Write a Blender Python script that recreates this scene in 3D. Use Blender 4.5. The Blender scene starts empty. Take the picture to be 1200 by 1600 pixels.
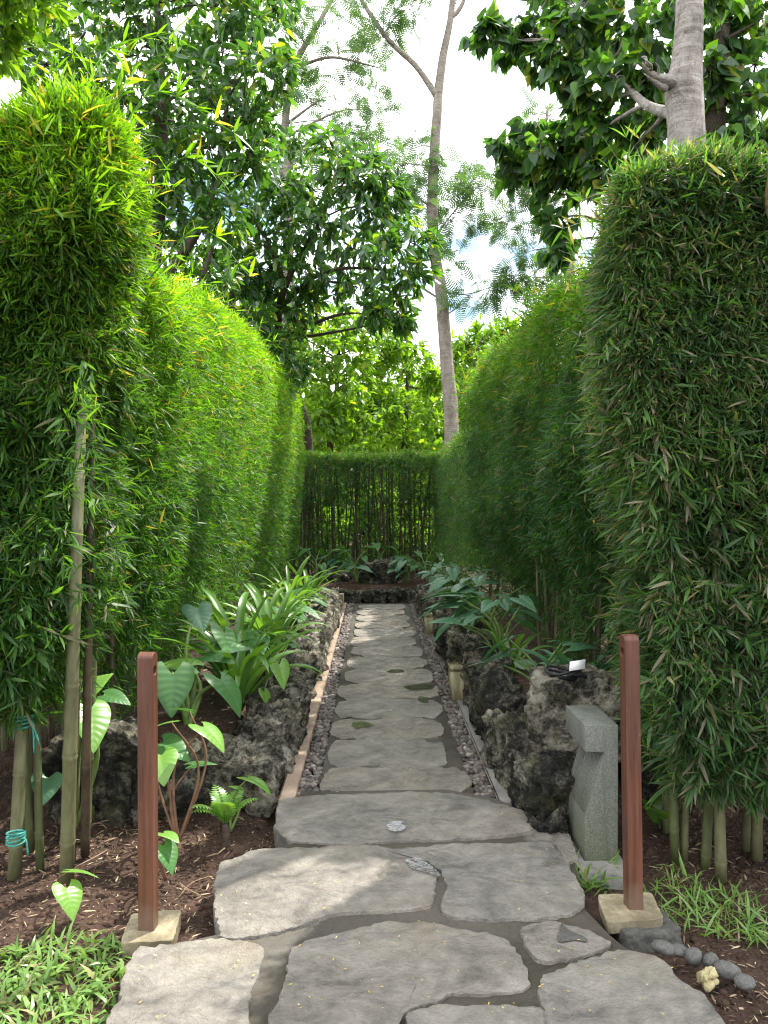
import bpy, math, random
import numpy as np
from mathutils import Vector, noise as mnoise
R = math.radians
rng = np.random.default_rng(11)
random.seed(11)
scene = bpy.context.scene
COL = scene.collection
F, CX, CY, EYE = 1200.0, 583.0, 786.0, 1.5

def at(px, py, Y):
    return np.array([(px-CX)/F*Y, Y, EYE+(CY-py)/F*Y])
def gr(px, py, z=0.0):
    Y = (EYE-z)*F/(py-CY)
    return np.array([(px-CX)/F*Y, Y, z])
def nrm(a):
    a = np.asarray(a, float)
    return a/np.maximum(np.linalg.norm(a, axis=-1, keepdims=True), 1e-9)

# ------------------------------------------------------------------ mesh builder
class MB:
    def __init__(s): s.v=[]; s.f=[]; s.n=0
    def add(s, v, *faces):
        v = np.asarray(v, float).reshape(-1,3)
        for f in faces:
            f = np.asarray(f, np.int64)
            if f.size: s.f.append(f+s.n)
        s.v.append(v); s.n += len(v)
    def build(s, name, mat, parent=None, smooth=True):
        V = np.concatenate(s.v) if s.v else np.zeros((0,3))
        if parent is not None: V = V - np.array(ORIG[parent.name])
        me = bpy.data.meshes.new(name)
        me.vertices.add(len(V)); me.vertices.foreach_set('co', V.astype(np.float32).ravel())
        loops = np.concatenate([f.ravel() for f in s.f]) if s.f else np.zeros(0,int)
        tot = np.concatenate([np.full(len(f), f.shape[1]) for f in s.f]) if s.f else np.zeros(0,int)
        me.loops.add(len(loops)); me.loops.foreach_set('vertex_index', loops.astype(np.int32))
        me.polygons.add(len(tot))
        me.polygons.foreach_set('loop_start', np.concatenate([[0],np.cumsum(tot)[:-1]]).astype(np.int32) if len(tot) else [])
        if smooth: me.polygons.foreach_set('use_smooth', np.ones(len(tot), bool))
        me.update(calc_edges=True); me.validate()
        if mat: me.materials.append(mat)
        o = bpy.data.objects.new(name, me); COL.objects.link(o)
        if parent is not None:
            o.parent = parent; ORIG[o.name] = ORIG[parent.name]
        else: ORIG[o.name] = (0,0,0)
        return o
ORIG = {}
def tag(o, label, cat=None, group=None, kind=None):
    if label: o['label'] = label
    if cat: o['category'] = cat
    if group: o['group'] = group
    if kind: o['kind'] = kind
    return o
def thing(name, label, cat, loc, group=None):
    o = bpy.data.objects.new(name, None); o.empty_display_size = .1
    COL.objects.link(o); o.location = [float(c) for c in loc]; ORIG[o.name] = tuple(float(c) for c in loc)
    return tag(o, label, cat, group)
def recenter(o):
    """move a one-mesh thing's origin to its base"""
    me = o.data; n = len(me.vertices); c = np.zeros(n*3, np.float32); me.vertices.foreach_get('co', c)
    c = c.reshape(-1,3); b = np.array([*(c[:,:2].mean(0)), c[:,2].min()], np.float32)
    me.vertices.foreach_set('co', (c-b).ravel()); me.update(); o.location = [float(x) for x in b]
    return o

def tube(mb, pts, rad, seg=8, cap=True):
    P = np.asarray(pts, float); n = len(P); rad = np.broadcast_to(np.asarray(rad, float), (n,))
    T = nrm(np.gradient(P, axis=0))
    ref = np.array([0.,0,1]) if abs(T[0][2])<.9 else np.array([1.,0,0])
    N = []; a = nrm(np.cross(T[0], ref))
    for i in range(n):
        a = nrm(a - T[i]*np.dot(a,T[i])); N.append(a)
    N = np.array(N); B = np.cross(T, N)
    th = np.linspace(0, 2*math.pi, seg, endpoint=False)
    V = P[:,None,:] + rad[:,None,None]*(np.cos(th)[None,:,None]*N[:,None,:] + np.sin(th)[None,:,None]*B[:,None,:])
    i = np.arange(n-1)[:,None]*seg; j = np.arange(seg)[None,:]; k = (j+1)%seg
    q = np.stack([i+j, i+k, i+seg+k, i+seg+j], -1).reshape(-1,4)
    mb.add(V.reshape(-1,3), q)
    if cap:
        mb.f.append(np.array([list(range(seg))[::-1]]) + mb.n - n*seg)
        mb.f.append(np.array([list(range(seg))]) + mb.n - seg)
def spline(pts, n):
    P = np.asarray(pts, float); m = len(P)
    if m == 2: return P[0]+(P[1]-P[0])*np.linspace(0,1,n)[:,None]
    t = np.linspace(0, m-1, n); out = []
    Q = np.vstack([2*P[0]-P[1], P, 2*P[-1]-P[-2]])
    for x in t:
        i = min(int(x), m-2); u = x-i; a,b,c,d = Q[i:i+4]
        out.append(.5*((2*b)+(-a+c)*u+(2*a-5*b+4*c-d)*u*u+(-a+3*b-3*c+d)*u**3))
    return np.array(out)
def box(mb, lo, hi, bev=.0):
    lo = np.array(lo,float); hi = np.array(hi,float)
    c=(lo+hi)/2; h=(hi-lo)/2; b=min(bev, h.min()*.9)
    if b<=0:
        v=[c+h*np.array(s) for s in [(-1,-1,-1),(1,-1,-1),(1,1,-1),(-1,1,-1),(-1,-1,1),(1,-1,1),(1,1,1),(-1,1,1)]]
        mb.add(v, [[3,2,1,0],[4,5,6,7],[0,1,5,4],[1,2,6,5],[2,3,7,6],[3,0,4,7]]); return
    # three vertices per corner
    vs=[]; idx={}
    for sx in(-1,1):
        for sy in(-1,1):
            for sz in(-1,1):
                for ax in range(3):
                    s=np.array([sx,sy,sz],float); p=s*h; 
                    for k in range(3):
                        if k!=ax: p[k]-=s[k]*b
                    idx[(sx,sy,sz,ax)]=len(vs); vs.append(c+p)
    q=[];t=[]
    for ax in range(3):
        o=[k for k in range(3) if k!=ax]
        for sg in(-1,1):
            cyc=[(-1,-1),(1,-1),(1,1),(-1,1)]; f=[]
            for a,bb in cyc:
                s=[0,0,0]; s[ax]=sg; s[o[0]]=a; s[o[1]]=bb; f.append(idx[(*s,ax)])
            if (sg>0)!=(ax!=1): f=f[::-1]
            q.append(f)
        for a in(-1,1):
            for bb in(-1,1):
                def I(v,k):
                    s=[0,0,0]; s[ax]=v; s[o[0]]=a; s[o[1]]=bb; return idx[(*s,k)]
                q.append([I(-1,o[0]),I(1,o[0]),I(1,o[1]),I(-1,o[1])])
    for sx in(-1,1):
        for sy in(-1,1):
            for sz in(-1,1): t.append([idx[(sx,sy,sz,k)] for k in range(3)])
    mb.add(vs,q,t)
def prism_y(mb, prof, y0, y1):
    """extrude an XZ profile along Y"""
    p=np.array(prof,float); n=len(p)
    v=np.vstack([np.c_[p[:,0],np.full(n,y0),p[:,1]],np.c_[p[:,0],np.full(n,y1),p[:,1]]])
    mb.add(v,[[i,(i+1)%n,n+(i+1)%n,n+i] for i in range(n)],[list(range(n))[::-1]],[list(range(n,2*n))])

# vectorised smooth noise (sum of rotated sines)
_nz = np.random.default_rng(5)
_K = nrm(_nz.normal(size=(14,3)))*_nz.uniform(.7,1.5,(14,1)); _PH=_nz.uniform(0,6.28,14)
def vn(p, s=1.0, seed=0):
    return np.sin(p@(_K.T)*s*2.4+_PH+seed*1.7).sum(-1)/5.0

# leaf templates: x along, y side, z normal
BAMBOO = (np.array([[0,0,0],[.28,-.5,.012],[.28,.5,.012],[.68,-.36,-.02],[.68,.36,-.02],[1,0,-.10]]),
          np.array([[0,1,2],[2,1,3],[2,3,4],[4,3,5]]))
DIAMOND = (np.array([[0,0,0],[.4,-.5,.0],[.4,.5,.0],[1,0,-.08]]), np.array([[0,1,2],[2,1,3]]))
BROAD = (np.array([[0,0,0],[.25,-.40,.05],[.25,0,0],[.25,.40,.05],[.6,-.46,.03],[.6,0,-.02],[.6,.46,.03],[.86,-.2,-.06],[.86,.2,-.06],[1,0,-.14]]),
         np.array([[0,1,2],[0,2,3],[1,4,5],[1,5,2],[2,5,6],[2,6,3],[4,7,5],[5,7,8],[5,8,6],[7,9,8]]))
HEART = (np.array([[.0,0,0],[-.10,-.22,.0],[-.02,-.42,.03],[.2,-.52,.04],[.5,-.40,.0],[.8,-.16,-.06],[1.05,0,-.13],[.8,.16,-.06],[.5,.40,.0],[.2,.52,.04],[-.02,.42,.03],[-.10,.22,.0],[.25,0,-.03],[.55,0,-.05]]),
         np.array([[0,1,2],[0,2,12],[2,3,12],[3,4,12],[4,13,12],[4,5,13],[5,6,13],[6,7,13],[7,8,13],[8,12,13],[8,9,12],[9,10,12],[10,0,12],[10,11,0]]))
def _feather():
    v=[];f=[]
    for k in range(9):
        x=.14+.86*k/8; l=.32*math.sin(math.pi*(.22+.68*k/8)); 
        for s in(-1,1):
            b=len(v); w=.034
            v+= [[x-w,0,-.1*x*x],[x+w,0,-.1*x*x],[x+.10+w*.6,s*l,-.1*x*x-.06],[x+.10-w*.7,s*l,-.1*x*x-.06]]
            f.append([b,b+1,b+2] if s>0 else [b,b+2,b+1]); f.append([b,b+2,b+3] if s>0 else [b,b+3,b+2])
    b=len(v); v+=[[0,-.008,0],[0,.008,0],[1,.004,-.1],[1,-.004,-.1]]; f+=[[b,b+2,b+1],[b,b+3,b+2]]
    return np.array(v),np.array(f)
FEATHER=_feather()
def leaves(mb, tpl, O, D, N, L, W):
    tv, tf = tpl; n=len(O)
    if n==0: return
    D=nrm(D); S=nrm(np.cross(N,D)); U=np.cross(D,S)
    L=np.broadcast_to(L,(n,)); W=np.broadcast_to(W,(n,))
    V=O[:,None,:]+L[:,None,None]*(tv[None,:,0:1]*D[:,None,:]+tv[None,:,2:3]*U[:,None,:])+W[:,None,None]*tv[None,:,1:2]*S[:,None,:]
    k=len(tv)
    f=(tf[None]+(np.arange(n)*k)[:,None,None]).reshape(-1,tf.shape[1])
    mb.add(V.reshape(-1,3),f)
def sprays(mb, tpl, P, D, nl, L0, L1, wr, spread, droop, twig, rg=rng):
    """each spray: nl leaves fanning from a twig at P heading D"""
    n=len(P); D=nrm(D)
    O=np.repeat(P,nl,0); DD=np.repeat(D,nl,0)
    t=np.tile(np.linspace(0,1,nl),n)[:,None]*twig
    d=DD+spread*rg.normal(size=O.shape)+np.array([0,0,-1.])*(droop*rg.uniform(.3,1.3,len(O)))[:,None]
    up=np.array([0,0,1.])+.75*rg.normal(size=O.shape)
    L=rg.uniform(L0,L1,len(O)); 
    leaves(mb,tpl,O+DD*t,d,up,L,L*wr*rg.uniform(.8,1.2,len(O)))

# ------------------------------------------------------------------ materials
class NT:
    def __init__(s,name):
        s.m=bpy.data.materials.new(name); s.m.use_nodes=True; s.t=s.m.node_tree; s.t.nodes.clear()
        s.out=s.n('ShaderNodeOutputMaterial')
    def n(s,typ,props=None,**inp):
        x=s.t.nodes.new(typ)
        for k,v in (props or {}).items(): setattr(x,k,v)
        for k,v in inp.items():
            sock=x.inputs[int(k[1:])] if k[0]=='_' and k[1:].isdigit() else x.inputs[k.replace('_',' ')]
            if hasattr(v,'is_output'): s.t.links.new(v,sock)
            else: sock.default_value=v
        return x
    def ramp(s,fac,stops,interp='LINEAR'):
        x=s.n('ShaderNodeValToRGB',Fac=fac); cr=x.color_ramp; cr.interpolation=interp
        while len(cr.elements)<len(stops): cr.elements.new(.5)
        for e,(p,c) in zip(cr.elements,stops): e.position=p; e.color=(*c,1) if len(c)==3 else c
        return x.outputs[0]
    def mix(s,fac,a,b,mode='MIX'):
        x=s.n('ShaderNodeMix',{'data_type':'RGBA','blend_type':mode})
        for i,v in ((0,fac),(6,a),(7,b)):
            if hasattr(v,'is_output'): s.t.links.new(v,x.inputs[i])
            else: x.inputs[i].default_value=v if i==0 else ((*v,1) if len(v)==3 else v)
        return x.outputs[2]
    def math(s,op,a,b=0.0):
        x=s.n('ShaderNodeMath',{'operation':op},_0=a,_1=b); return x.outputs[0]
    def coord(s,scale=(1,1,1)):
        c=s.n('ShaderNodeTexCoord'); mp=s.n('ShaderNodeMapping',Vector=c.outputs['Object'],Scale=scale); return mp.outputs[0]
    def noise(s,co,scale,detail=6,rough=.6,dist=0):
        return s.n('ShaderNodeTexNoise',Vector=co,Scale=scale,Detail=detail,Roughness=rough,Distortion=dist).outputs['Fac']
    def finish(s,color,rough=.8,bump=None,strength=.5,dist=.01,spec=.3):
        p=s.n('ShaderNodeBsdfPrincipled',Base_Color=color if hasattr(color,'is_output') else (*color,1),Roughness=rough)
        p.inputs['Specular IOR Level'].default_value=spec
        if bump is not None:
            b=s.n('ShaderNodeBump',Height=bump,Strength=strength,Distance=dist); s.t.links.new(b.outputs[0],p.inputs['Normal'])
        s.t.links.new(p.outputs[0],s.out.inputs[0]); s.p=p
        return s.m
def leafmat(name, stops, trans=.4, tcol=(1.5,1.5,.6), rough=.42, spec=.4, patch=.0, pscale=1.2, zt=None):
    k=NT(name); g=k.n('ShaderNodeNewGeometry')
    c=k.ramp(g.outputs['Random Per Island'],stops)
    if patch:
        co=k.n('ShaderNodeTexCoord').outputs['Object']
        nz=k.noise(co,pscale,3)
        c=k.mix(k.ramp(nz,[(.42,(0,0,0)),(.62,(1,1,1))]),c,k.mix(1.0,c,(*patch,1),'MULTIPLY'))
    if zt:  # colour brightens with height: yellower new growth plus sunlight painted on the tops
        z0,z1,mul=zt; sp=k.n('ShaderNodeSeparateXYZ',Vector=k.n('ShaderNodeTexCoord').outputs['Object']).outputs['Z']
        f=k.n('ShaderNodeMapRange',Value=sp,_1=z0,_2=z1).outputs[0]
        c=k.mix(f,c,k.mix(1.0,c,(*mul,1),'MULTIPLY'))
    p=k.n('ShaderNodeBsdfPrincipled',Base_Color=c,Roughness=rough); p.inputs['Specular IOR Level'].default_value=spec
    tc=k.mix(1.0,c,(*tcol,1),'MULTIPLY')
    t=k.n('ShaderNodeBsdfTranslucent',Color=tc)
    mx=k.n('ShaderNodeMixShader',Fac=trans,_1=p.outputs[0],_2=t.outputs[0])
    k.t.links.new(mx.outputs[0],k.out.inputs[0]); return k.m

M={}
def mats():
    tan=(.14,.13,.075)
    M['bamboo_lit']=leafmat('bamboo_leaf_fresh_lit_top',[(0,tan),(.05,(.20,.16,.06)),(.08,(.028,.080,.018)),(.5,(.045,.130,.020)),(1,(.085,.20,.026))],.52,(2.2,2.1,.45),.45,.3,patch=(.62,.68,.75),pscale=2.6,zt=(1.4,3.1,(2.5,2.0,.7)))  # long left hedge: sunlit lime top painted into the leaf colour
    M['bamboo_old']=leafmat('bamboo_leaf_mature_lit_top',[(0,(.19,.175,.11)),(.03,(.13,.12,.06)),(.06,(.07,.08,.03)),(.10,(.030,.078,.020)),(.6,(.045,.115,.022)),(1,(.085,.18,.028))],.52,(2.3,2.2,.45),.45,.3,patch=(.62,.68,.75),pscale=2.6,zt=(1.9,3.0,(2.2,1.9,.75)))  # near left clump: sun glow on its top painted in by height
    M['bamboo']=leafmat('bamboo_leaf',[(0,tan),(.07,(.20,.15,.06)),(.09,(.026,.072,.022)),(.5,(.036,.100,.028)),(1,(.065,.15,.034))],.45,(2.0,2.1,.5),.45,.32,patch=(.62,.68,.75),pscale=2.6,zt=(1.9,2.6,(2.1,1.75,.65)))  # right and far hedges: lit top edge painted into the leaf colour
    M['bamboo_dry']=leafmat('bamboo_leaf_drying',[(0,(.30,.26,.17)),(.07,(.20,.165,.095)),(.17,(.12,.105,.06)),(.22,(.030,.070,.022)),(.6,(.060,.125,.036)),(1,(.105,.20,.05))],.45,(1.8,2.0,.55),.45,.32,patch=(.62,.68,.75),pscale=2.6)
    M['dark_leaf']=leafmat('glossy_dark_leaf',[(0,(.032,.078,.026)),(.6,(.045,.11,.031)),(.90,(.075,.165,.035)),(.96,(.16,.22,.03)),(1,(.26,.29,.04))],.40,(2.2,2.4,.5),.26,.6)
    M['bright_leaf']=leafmat('sunny_leaf',[(0,(.08,.165,.024)),(.5,(.115,.23,.03)),(.96,(.17,.30,.035)),(1,(.32,.30,.05))],.55,(2.0,1.9,.42),.36,.4)
    M['heart_leaf']=leafmat('large_heart_leaf',[(0,(.03,.07,.03)),(.55,(.045,.105,.036)),(.8,(.08,.17,.03)),(.93,(.11,.21,.03)),(1,(.20,.20,.04))],.48,(1.7,1.9,.5),.42,.45)
    M['feather']=leafmat('feathery_leaf',[(0,(.05,.105,.04)),(1,(.085,.16,.055))],.45,(1.5,1.5,.7),.5,.3)
    M['big_leaf']=leafmat('broad_plant_leaf',[(0,(.035,.10,.035)),(.5,(.05,.135,.038)),(1,(.07,.17,.04))],.25,(1.8,1.9,.5),.42,.35)
    M['big_leaf_blue']=leafmat('bluish_plant_leaf',[(0,(.05,.13,.075)),(1,(.07,.16,.075))],.25,(1.5,1.8,.6),.38,.4)
    M['big_leaf_pale']=leafmat('young_pale_leaf',[(0,(.11,.25,.045)),(1,(.17,.32,.055))],.38,(1.6,1.6,.5),.32,.5)
    M['lily']=leafmat('strap_leaf',[(0,(.07,.15,.035)),(.6,(.10,.21,.04)),(1,(.17,.28,.05))],.38,(1.8,1.8,.5),.33,.5)
    M['grass']=leafmat('grass_blade',[(0,(.28,.25,.12)),(.10,(.20,.2,.08)),(.14,(.10,.19,.045)),(1,(.18,.30,.07))],.35,(1.6,1.6,.6),.4,.4)
    M['litter']=leafmat('dry_leaf_litter',[(0,(.07,.045,.03)),(.35,(.17,.11,.07)),(.8,(.33,.25,.16)),(1,(.46,.38,.25))],.1,(1,1,1),.7,.2)
    M['petal']=leafmat('yellow_leaflet',[(0,(.42,.30,.05)),(.7,(.62,.48,.10)),(1,(.62,.55,.30))],.2,(1,1,1),.6,.3)
    M['dead']=leafmat('dead_brown_leaf',[(0,(.15,.11,.045)),(1,(.17,.12,.05))],.2,(1.5,1.3,.6),.7,.2,patch=(.4,.45,.3),pscale=30)
    # culms
    for nm,c0,c1,c2 in (('culm',(.05,.052,.021),(.105,.105,.048),(.18,.172,.095)),('culm_dark',(.025,.018,.011),(.06,.042,.024),(.11,.085,.05)),('culm_green',(.035,.045,.015),(.07,.085,.03),(.12,.13,.055))):
        k=NT('bamboo_'+nm); co=k.coord((1,1,.25)); a=k.noise(co,9,6); b=k.noise(co,70,4)
        c=k.mix(.35,k.ramp(a,[(.3,c0),(.52,c1),(.72,c2)]),k.ramp(b,[(.3,c0),(.7,c2)]))
        M[nm]=k.finish(c,.55,b,.25,.003,.35)
    # barks
    for nm,c0,c1,c2,sc in (('bark_pale',(.07,.06,.05),(.25,.225,.20),(.46,.43,.40),6),('bark_grey',(.10,.085,.065),(.22,.19,.155),(.33,.30,.26),8),('bark_dark',(.03,.022,.016),(.065,.05,.038),(.12,.095,.075),10)):
        k=NT(nm); co=k.coord((1,1,.45)); a=k.noise(co,sc,8,.7,.6); ring=k.noise(k.coord((.6,.6,5)),6,6,.65); d=k.noise(co,55,5)
        c=k.mix(.4,k.ramp(a,[(.32,c0),(.5,c1),(.68,c2)]),k.ramp(ring,[(.3,c0),(.5,c1),(.7,c2)]))
        spots=k.ramp(k.noise(k.coord(),14,5,.7),[(.60,(0,0,0)),(.66,(1,1,1))])
        c=k.mix(spots,c,k.mix(1.0,c,(.55,.5,.42),'MULTIPLY'))
        c=k.mix(k.math('MULTIPLY',k.ramp(d,[(.56,(0,0,0)),(.70,(1,1,1))]),.5),c,c0)
        M[nm]=k.finish(c,.85,k.math('ADD',k.math('ADD',a,ring),k.math('MULTIPLY',d,.8)),1.0,.02,.2)
    # flagstone: layered slate
    k=NT('flagstone_slate'); co=k.coord(); g=k.n('ShaderNodeObjectInfo').outputs['Random']
    a=k.noise(co,2.2,8,.62,.5); b=k.noise(co,16,8,.7); f=k.noise(co,90,5,.7); wv=k.noise(k.coord((1,1.5,1)),4.5,9,.72,.8)
    c=k.ramp(a,[(.32,(.105,.096,.086)),(.45,(.205,.188,.168)),(.57,(.33,.305,.27)),(.70,(.29,.235,.18))])
    c=k.mix(.45,c,k.ramp(wv,[(.38,(.085,.079,.070)),(.5,(.20,.187,.165)),(.62,(.36,.335,.295))]))
    c=k.mix(.30,c,k.ramp(b,[(.34,(.035,.033,.03)),(.62,(.33,.31,.27))]))
    sp=k.ramp(f,[(.60,(0,0,0)),(.70,(1,1,1))]); c=k.mix(k.math('MULTIPLY',sp,.35),c,(.07,.065,.055))
    vein=k.n('ShaderNodeTexVoronoi',{'feature':'DISTANCE_TO_EDGE'},Vector=k.mix(.12,co,k.n('ShaderNodeTexNoise',Vector=co,Scale=6.0).outputs['Color']),Scale=2.3).outputs['Distance']
    vl=k.ramp(vein,[(0,(1,1,1)),(.012,(0,0,0))]); c=k.mix(k.math('MULTIPLY',k.math('MULTIPLY',vl,k.ramp(a,[(.5,(0,0,0)),(.62,(1,1,1))])),.5),c,(.05,.046,.04))
    moss=k.ramp(k.noise(co,3.1,5),[(.55,(0,0,0)),(.72,(1,1,1))]); c=k.mix(k.math('MULTIPLY',moss,.30),c,(.17,.16,.085))
    c=k.mix(k.math('MULTIPLY',g,.5),c,k.mix(1.0,c,(1.10,1.01,.90),'MULTIPLY'))
    stn=k.ramp(k.noise(co,1.7,7,.7,.8),[(.50,(0,0,0)),(.60,(1,1,1))]); c=k.mix(k.math('MULTIPLY',stn,.38),c,(.085,.077,.066))
    brn=k.ramp(k.noise(k.coord((1.3,1,1)),2.6,6,.65,.5),[(.56,(0,0,0)),(.70,(1,1,1))]); c=k.mix(k.math('MULTIPLY',brn,.14),c,(.25,.165,.095))
    rr=k.n('ShaderNodeMapRange',Value=a,_1=.35,_2=.65,_3=.55,_4=.8).outputs[0]
    lay=k.math('MULTIPLY',k.math('FRACT',k.math('MULTIPLY',wv,5.0)),.10)
    h=k.math('ADD',k.math('ADD',k.math('MULTIPLY',wv,1.0),lay),k.math('ADD',k.math('MULTIPLY',b,.8),k.math('MULTIPLY',f,.35)))
    M['slate']=k.finish(c,rr,h,1.0,.03,.32)
    # damp mortar
    k=NT('damp_mortar'); co=k.coord(); a=k.noise(co,3,7); b=k.noise(co,60,6,.75)
    c=k.mix(.35,k.ramp(a,[(.32,(.022,.019,.014)),(.5,(.042,.036,.026)),(.68,(.078,.064,.044))]),k.ramp(b,[(.3,(.02,.018,.014)),(.7,(.12,.10,.075))]))
    M['path_mortar']=M['mortar']=k.finish(c,k.n('ShaderNodeMapRange',Value=a,_1=.35,_2=.6,_3=.35,_4=.75).outputs[0],k.math('ADD',b,a),.5,.006,.4)
    k=NT('path_mortar'); co=k.coord(); a=k.noise(co,3,7); b=k.noise(co,60,6,.75)
    c=k.mix(.3,k.ramp(a,[(.32,(.045,.042,.034)),(.5,(.08,.073,.058)),(.68,(.125,.11,.085))]),k.ramp(b,[(.3,(.03,.028,.022)),(.7,(.16,.145,.115))]))
    M['path_mortar']=k.finish(c,k.n('ShaderNodeMapRange',Value=a,_1=.35,_2=.6,_3=.4,_4=.75).outputs[0],k.math('ADD',b,a),.5,.005,.4)
    # kerb
    for nm,c0,c1 in (('kerb_sand',(.16,.115,.08),(.34,.26,.19)),('kerb_grey',(.10,.095,.085),(.24,.225,.20))):
        k=NT(nm); co=k.coord(); a=k.noise(co,5,7); b=k.noise(co,80,5,.7)
        M[nm]=k.finish(k.mix(.3,k.ramp(a,[(.35,c0),(.65,c1)]),k.ramp(b,[(.3,c0),(.7,c1)])),.85,b,.4,.004)
    # soil
    k=NT('brown_soil'); co=k.coord(); a=k.noise(co,2.5,7); b=k.noise(co,28,8,.75); v=k.n('ShaderNodeTexVoronoi',Vector=co,Scale=55.0).outputs['Distance']
    c=k.mix(.5,k.ramp(a,[(.32,(.035,.022,.016)),(.55,(.075,.046,.034)),(.72,(.13,.085,.06))]),k.ramp(b,[(.3,(.02,.013,.01)),(.52,(.08,.05,.036)),(.72,(.20,.135,.095))]))
    M['soil']=k.finish(c,.92,k.math('ADD',b,k.math('MULTIPLY',v,.8)),.9,.03,.15)
    # coral rock
    for nm,sh in (('coral_rock',-.008),('coral_rock_dark',.030),('coral_rock_pale',-.035)):
        k=NT(nm); co=k.coord(); a=k.noise(co,3.2,8,.68,.4); b=k.noise(co,20,9,.75,.3); vo=k.n('ShaderNodeTexVoronoi',Vector=co,Scale=26.0).outputs['Distance']; f=k.noise(co,110,4,.7)
        t=k.math('ADD',k.math('MULTIPLY',a,.55),k.math('MULTIPLY',b,.45))
        c=k.ramp(t,[(.38+sh,(.008,.008,.007)),(.46+sh,(.032,.030,.024)),(.51+sh,(.13,.118,.088)),(.57+sh,(.28,.26,.205)),(.68+sh,(.46,.43,.36))])
        moss=k.ramp(k.noise(co,5.5,5),[(.52,(0,0,0)),(.66,(1,1,1))]); c=k.mix(k.math('MULTIPLY',moss,.4),c,(.085,.085,.03))
        c=k.mix(k.ramp(vo,[(.10,(1,1,1)),(.26,(0,0,0))]),c,k.mix(1.0,c,(.35,.32,.28),'MULTIPLY'))
        h=k.math('ADD',k.math('ADD',k.math('MULTIPLY',b,1.3),k.math('MULTIPLY',vo,.9)),k.math('MULTIPLY',f,.3))
        M[nm]=k.finish(c,.9,h,1.0,.03,.2)
    # pebbles
    k=NT('drain_pebble'); g=k.n('ShaderNodeNewGeometry').outputs['Random Per Island']
    M['pebble']=k.finish(k.ramp(g,[(0,(.035,.03,.027)),(.4,(.075,.06,.052)),(.75,(.115,.092,.078)),(.95,(.17,.145,.125)),(1,(.28,.25,.21))]),.6,k.noise(k.coord(),120,4),.15,.002,.35)
    k=NT('dark_river_stone'); co=k.coord(); a=k.noise(co,12,6); b=k.noise(co,160,3)
    M['river']=k.finish(k.mix(.3,k.ramp(a,[(.3,(.055,.055,.05)),(.7,(.12,.118,.105))]),k.ramp(b,[(.4,(.03,.03,.03)),(.7,(.2,.19,.17))])),.7,b,.3,.002)
    k=NT('dark_boulder'); co=k.coord(); a=k.noise(co,6,8,.7); b=k.noise(co,70,5,.75)
    M['boulder']=k.finish(k.mix(.3,k.ramp(a,[(.3,(.03,.03,.027)),(.55,(.07,.068,.06)),(.75,(.14,.13,.11))]),k.ramp(b,[(.35,(.02,.02,.02)),(.7,(.2,.19,.16))])),.85,k.math('ADD',a,b),.7,.01)
    k=NT('yellow_limestone'); co=k.coord(); a=k.noise(co,18,8,.7)
    M['limestone']=k.finish(k.ramp(a,[(.3,(.12,.10,.05)),(.5,(.34,.29,.15)),(.7,(.52,.46,.30))]),.85,a,.8,.01)
    # tile under the posts
    k=NT('stained_tile'); co=k.coord(); a=k.noise(co,7,8,.68,.4); b=k.noise(co,60,5,.7)
    tl=k.noise(k.coord(),3.5,6); M['tile']=k.finish(k.mix(k.math('MULTIPLY',k.ramp(tl,[(.45,(0,0,0)),(.62,(1,1,1))]),.75),(k.mix(.25,k.ramp(a,[(.30,(.08,.07,.04)),(.45,(.17,.135,.075)),(.58,(.31,.26,.165)),(.72,(.42,.38,.29))]),k.ramp(b,[(.3,(.1,.09,.06)),(.7,(.5,.45,.33))]))),(.085,.07,.04)),.8,b,.6,.006)
    # red-brown painted wood
    k=NT('red_brown_wood'); co=k.coord((1,1,.06)); a=k.noise(co,30,7,.65,.3); b=k.noise(k.coord((1,1,.25)),22,5); s=k.noise(k.coord((1,1,.5)),60,4,.8)
    c=k.ramp(a,[(.30,(.034,.013,.007)),(.5,(.080,.029,.015)),(.7,(.13,.050,.027))])
    c=k.mix(k.math('MULTIPLY',k.ramp(b,[(.5,(0,0,0)),(.75,(1,1,1))]),.45),c,(.09,.04,.03))
    c=k.mix(k.math('MULTIPLY',k.ramp(s,[(.66,(0,0,0)),(.73,(1,1,1))]),.65),c,(.30,.19,.14))
    zz=k.n('ShaderNodeSeparateXYZ',Vector=k.coord()).outputs['Z']; mud=k.n('ShaderNodeMapRange',Value=k.math('ADD',zz,k.math('MULTIPLY',k.noise(k.coord(),16,6),.22)),_1=.22,_2=.10,_3=0.0,_4=.8).outputs[0]
    c=k.mix(mud,c,(.12,.085,.055))
    M['post']=k.finish(c,k.n('ShaderNodeMapRange',Value=b,_1=.3,_2=.7,_3=.4,_4=.62).outputs[0],k.math('ADD',a,k.math('MULTIPLY',s,.4)),.3,.004,.4)
    # grey speckled stone of the path light
    k=NT('grey_speckled_stone'); co=k.coord(); f=k.noise(co,260,3,.7); a=k.noise(co,4,6); zz=k.n('ShaderNodeSeparateXYZ',Vector=co).outputs['Z']
    c=k.ramp(f,[(.35,(.065,.068,.06)),(.5,(.12,.124,.107)),(.68,(.20,.20,.18))])
    st=k.ramp(k.noise(k.coord((14,14,1.2)),1.0,5,.6),[(.48,(0,0,0)),(.68,(1,1,1))]); c=k.mix(k.math('MULTIPLY',st,.65),c,(.055,.06,.042))
    g=k.n('ShaderNodeMapRange',Value=k.math('ADD',zz,k.math('MULTIPLY',a,.30)),_1=.50,_2=.16,_3=.0,_4=.75).outputs[0]
    c=k.mix(g,c,k.mix(1.0,c,(.62,.66,.42),'MULTIPLY'))
    M['greystone']=k.finish(c,.75,k.math('ADD',f,a),.25,.003,.3)
    k=NT('weathered_olive_wood'); co=k.coord((1,1,.15)); a=k.noise(co,22,7,.65,.3)
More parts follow.
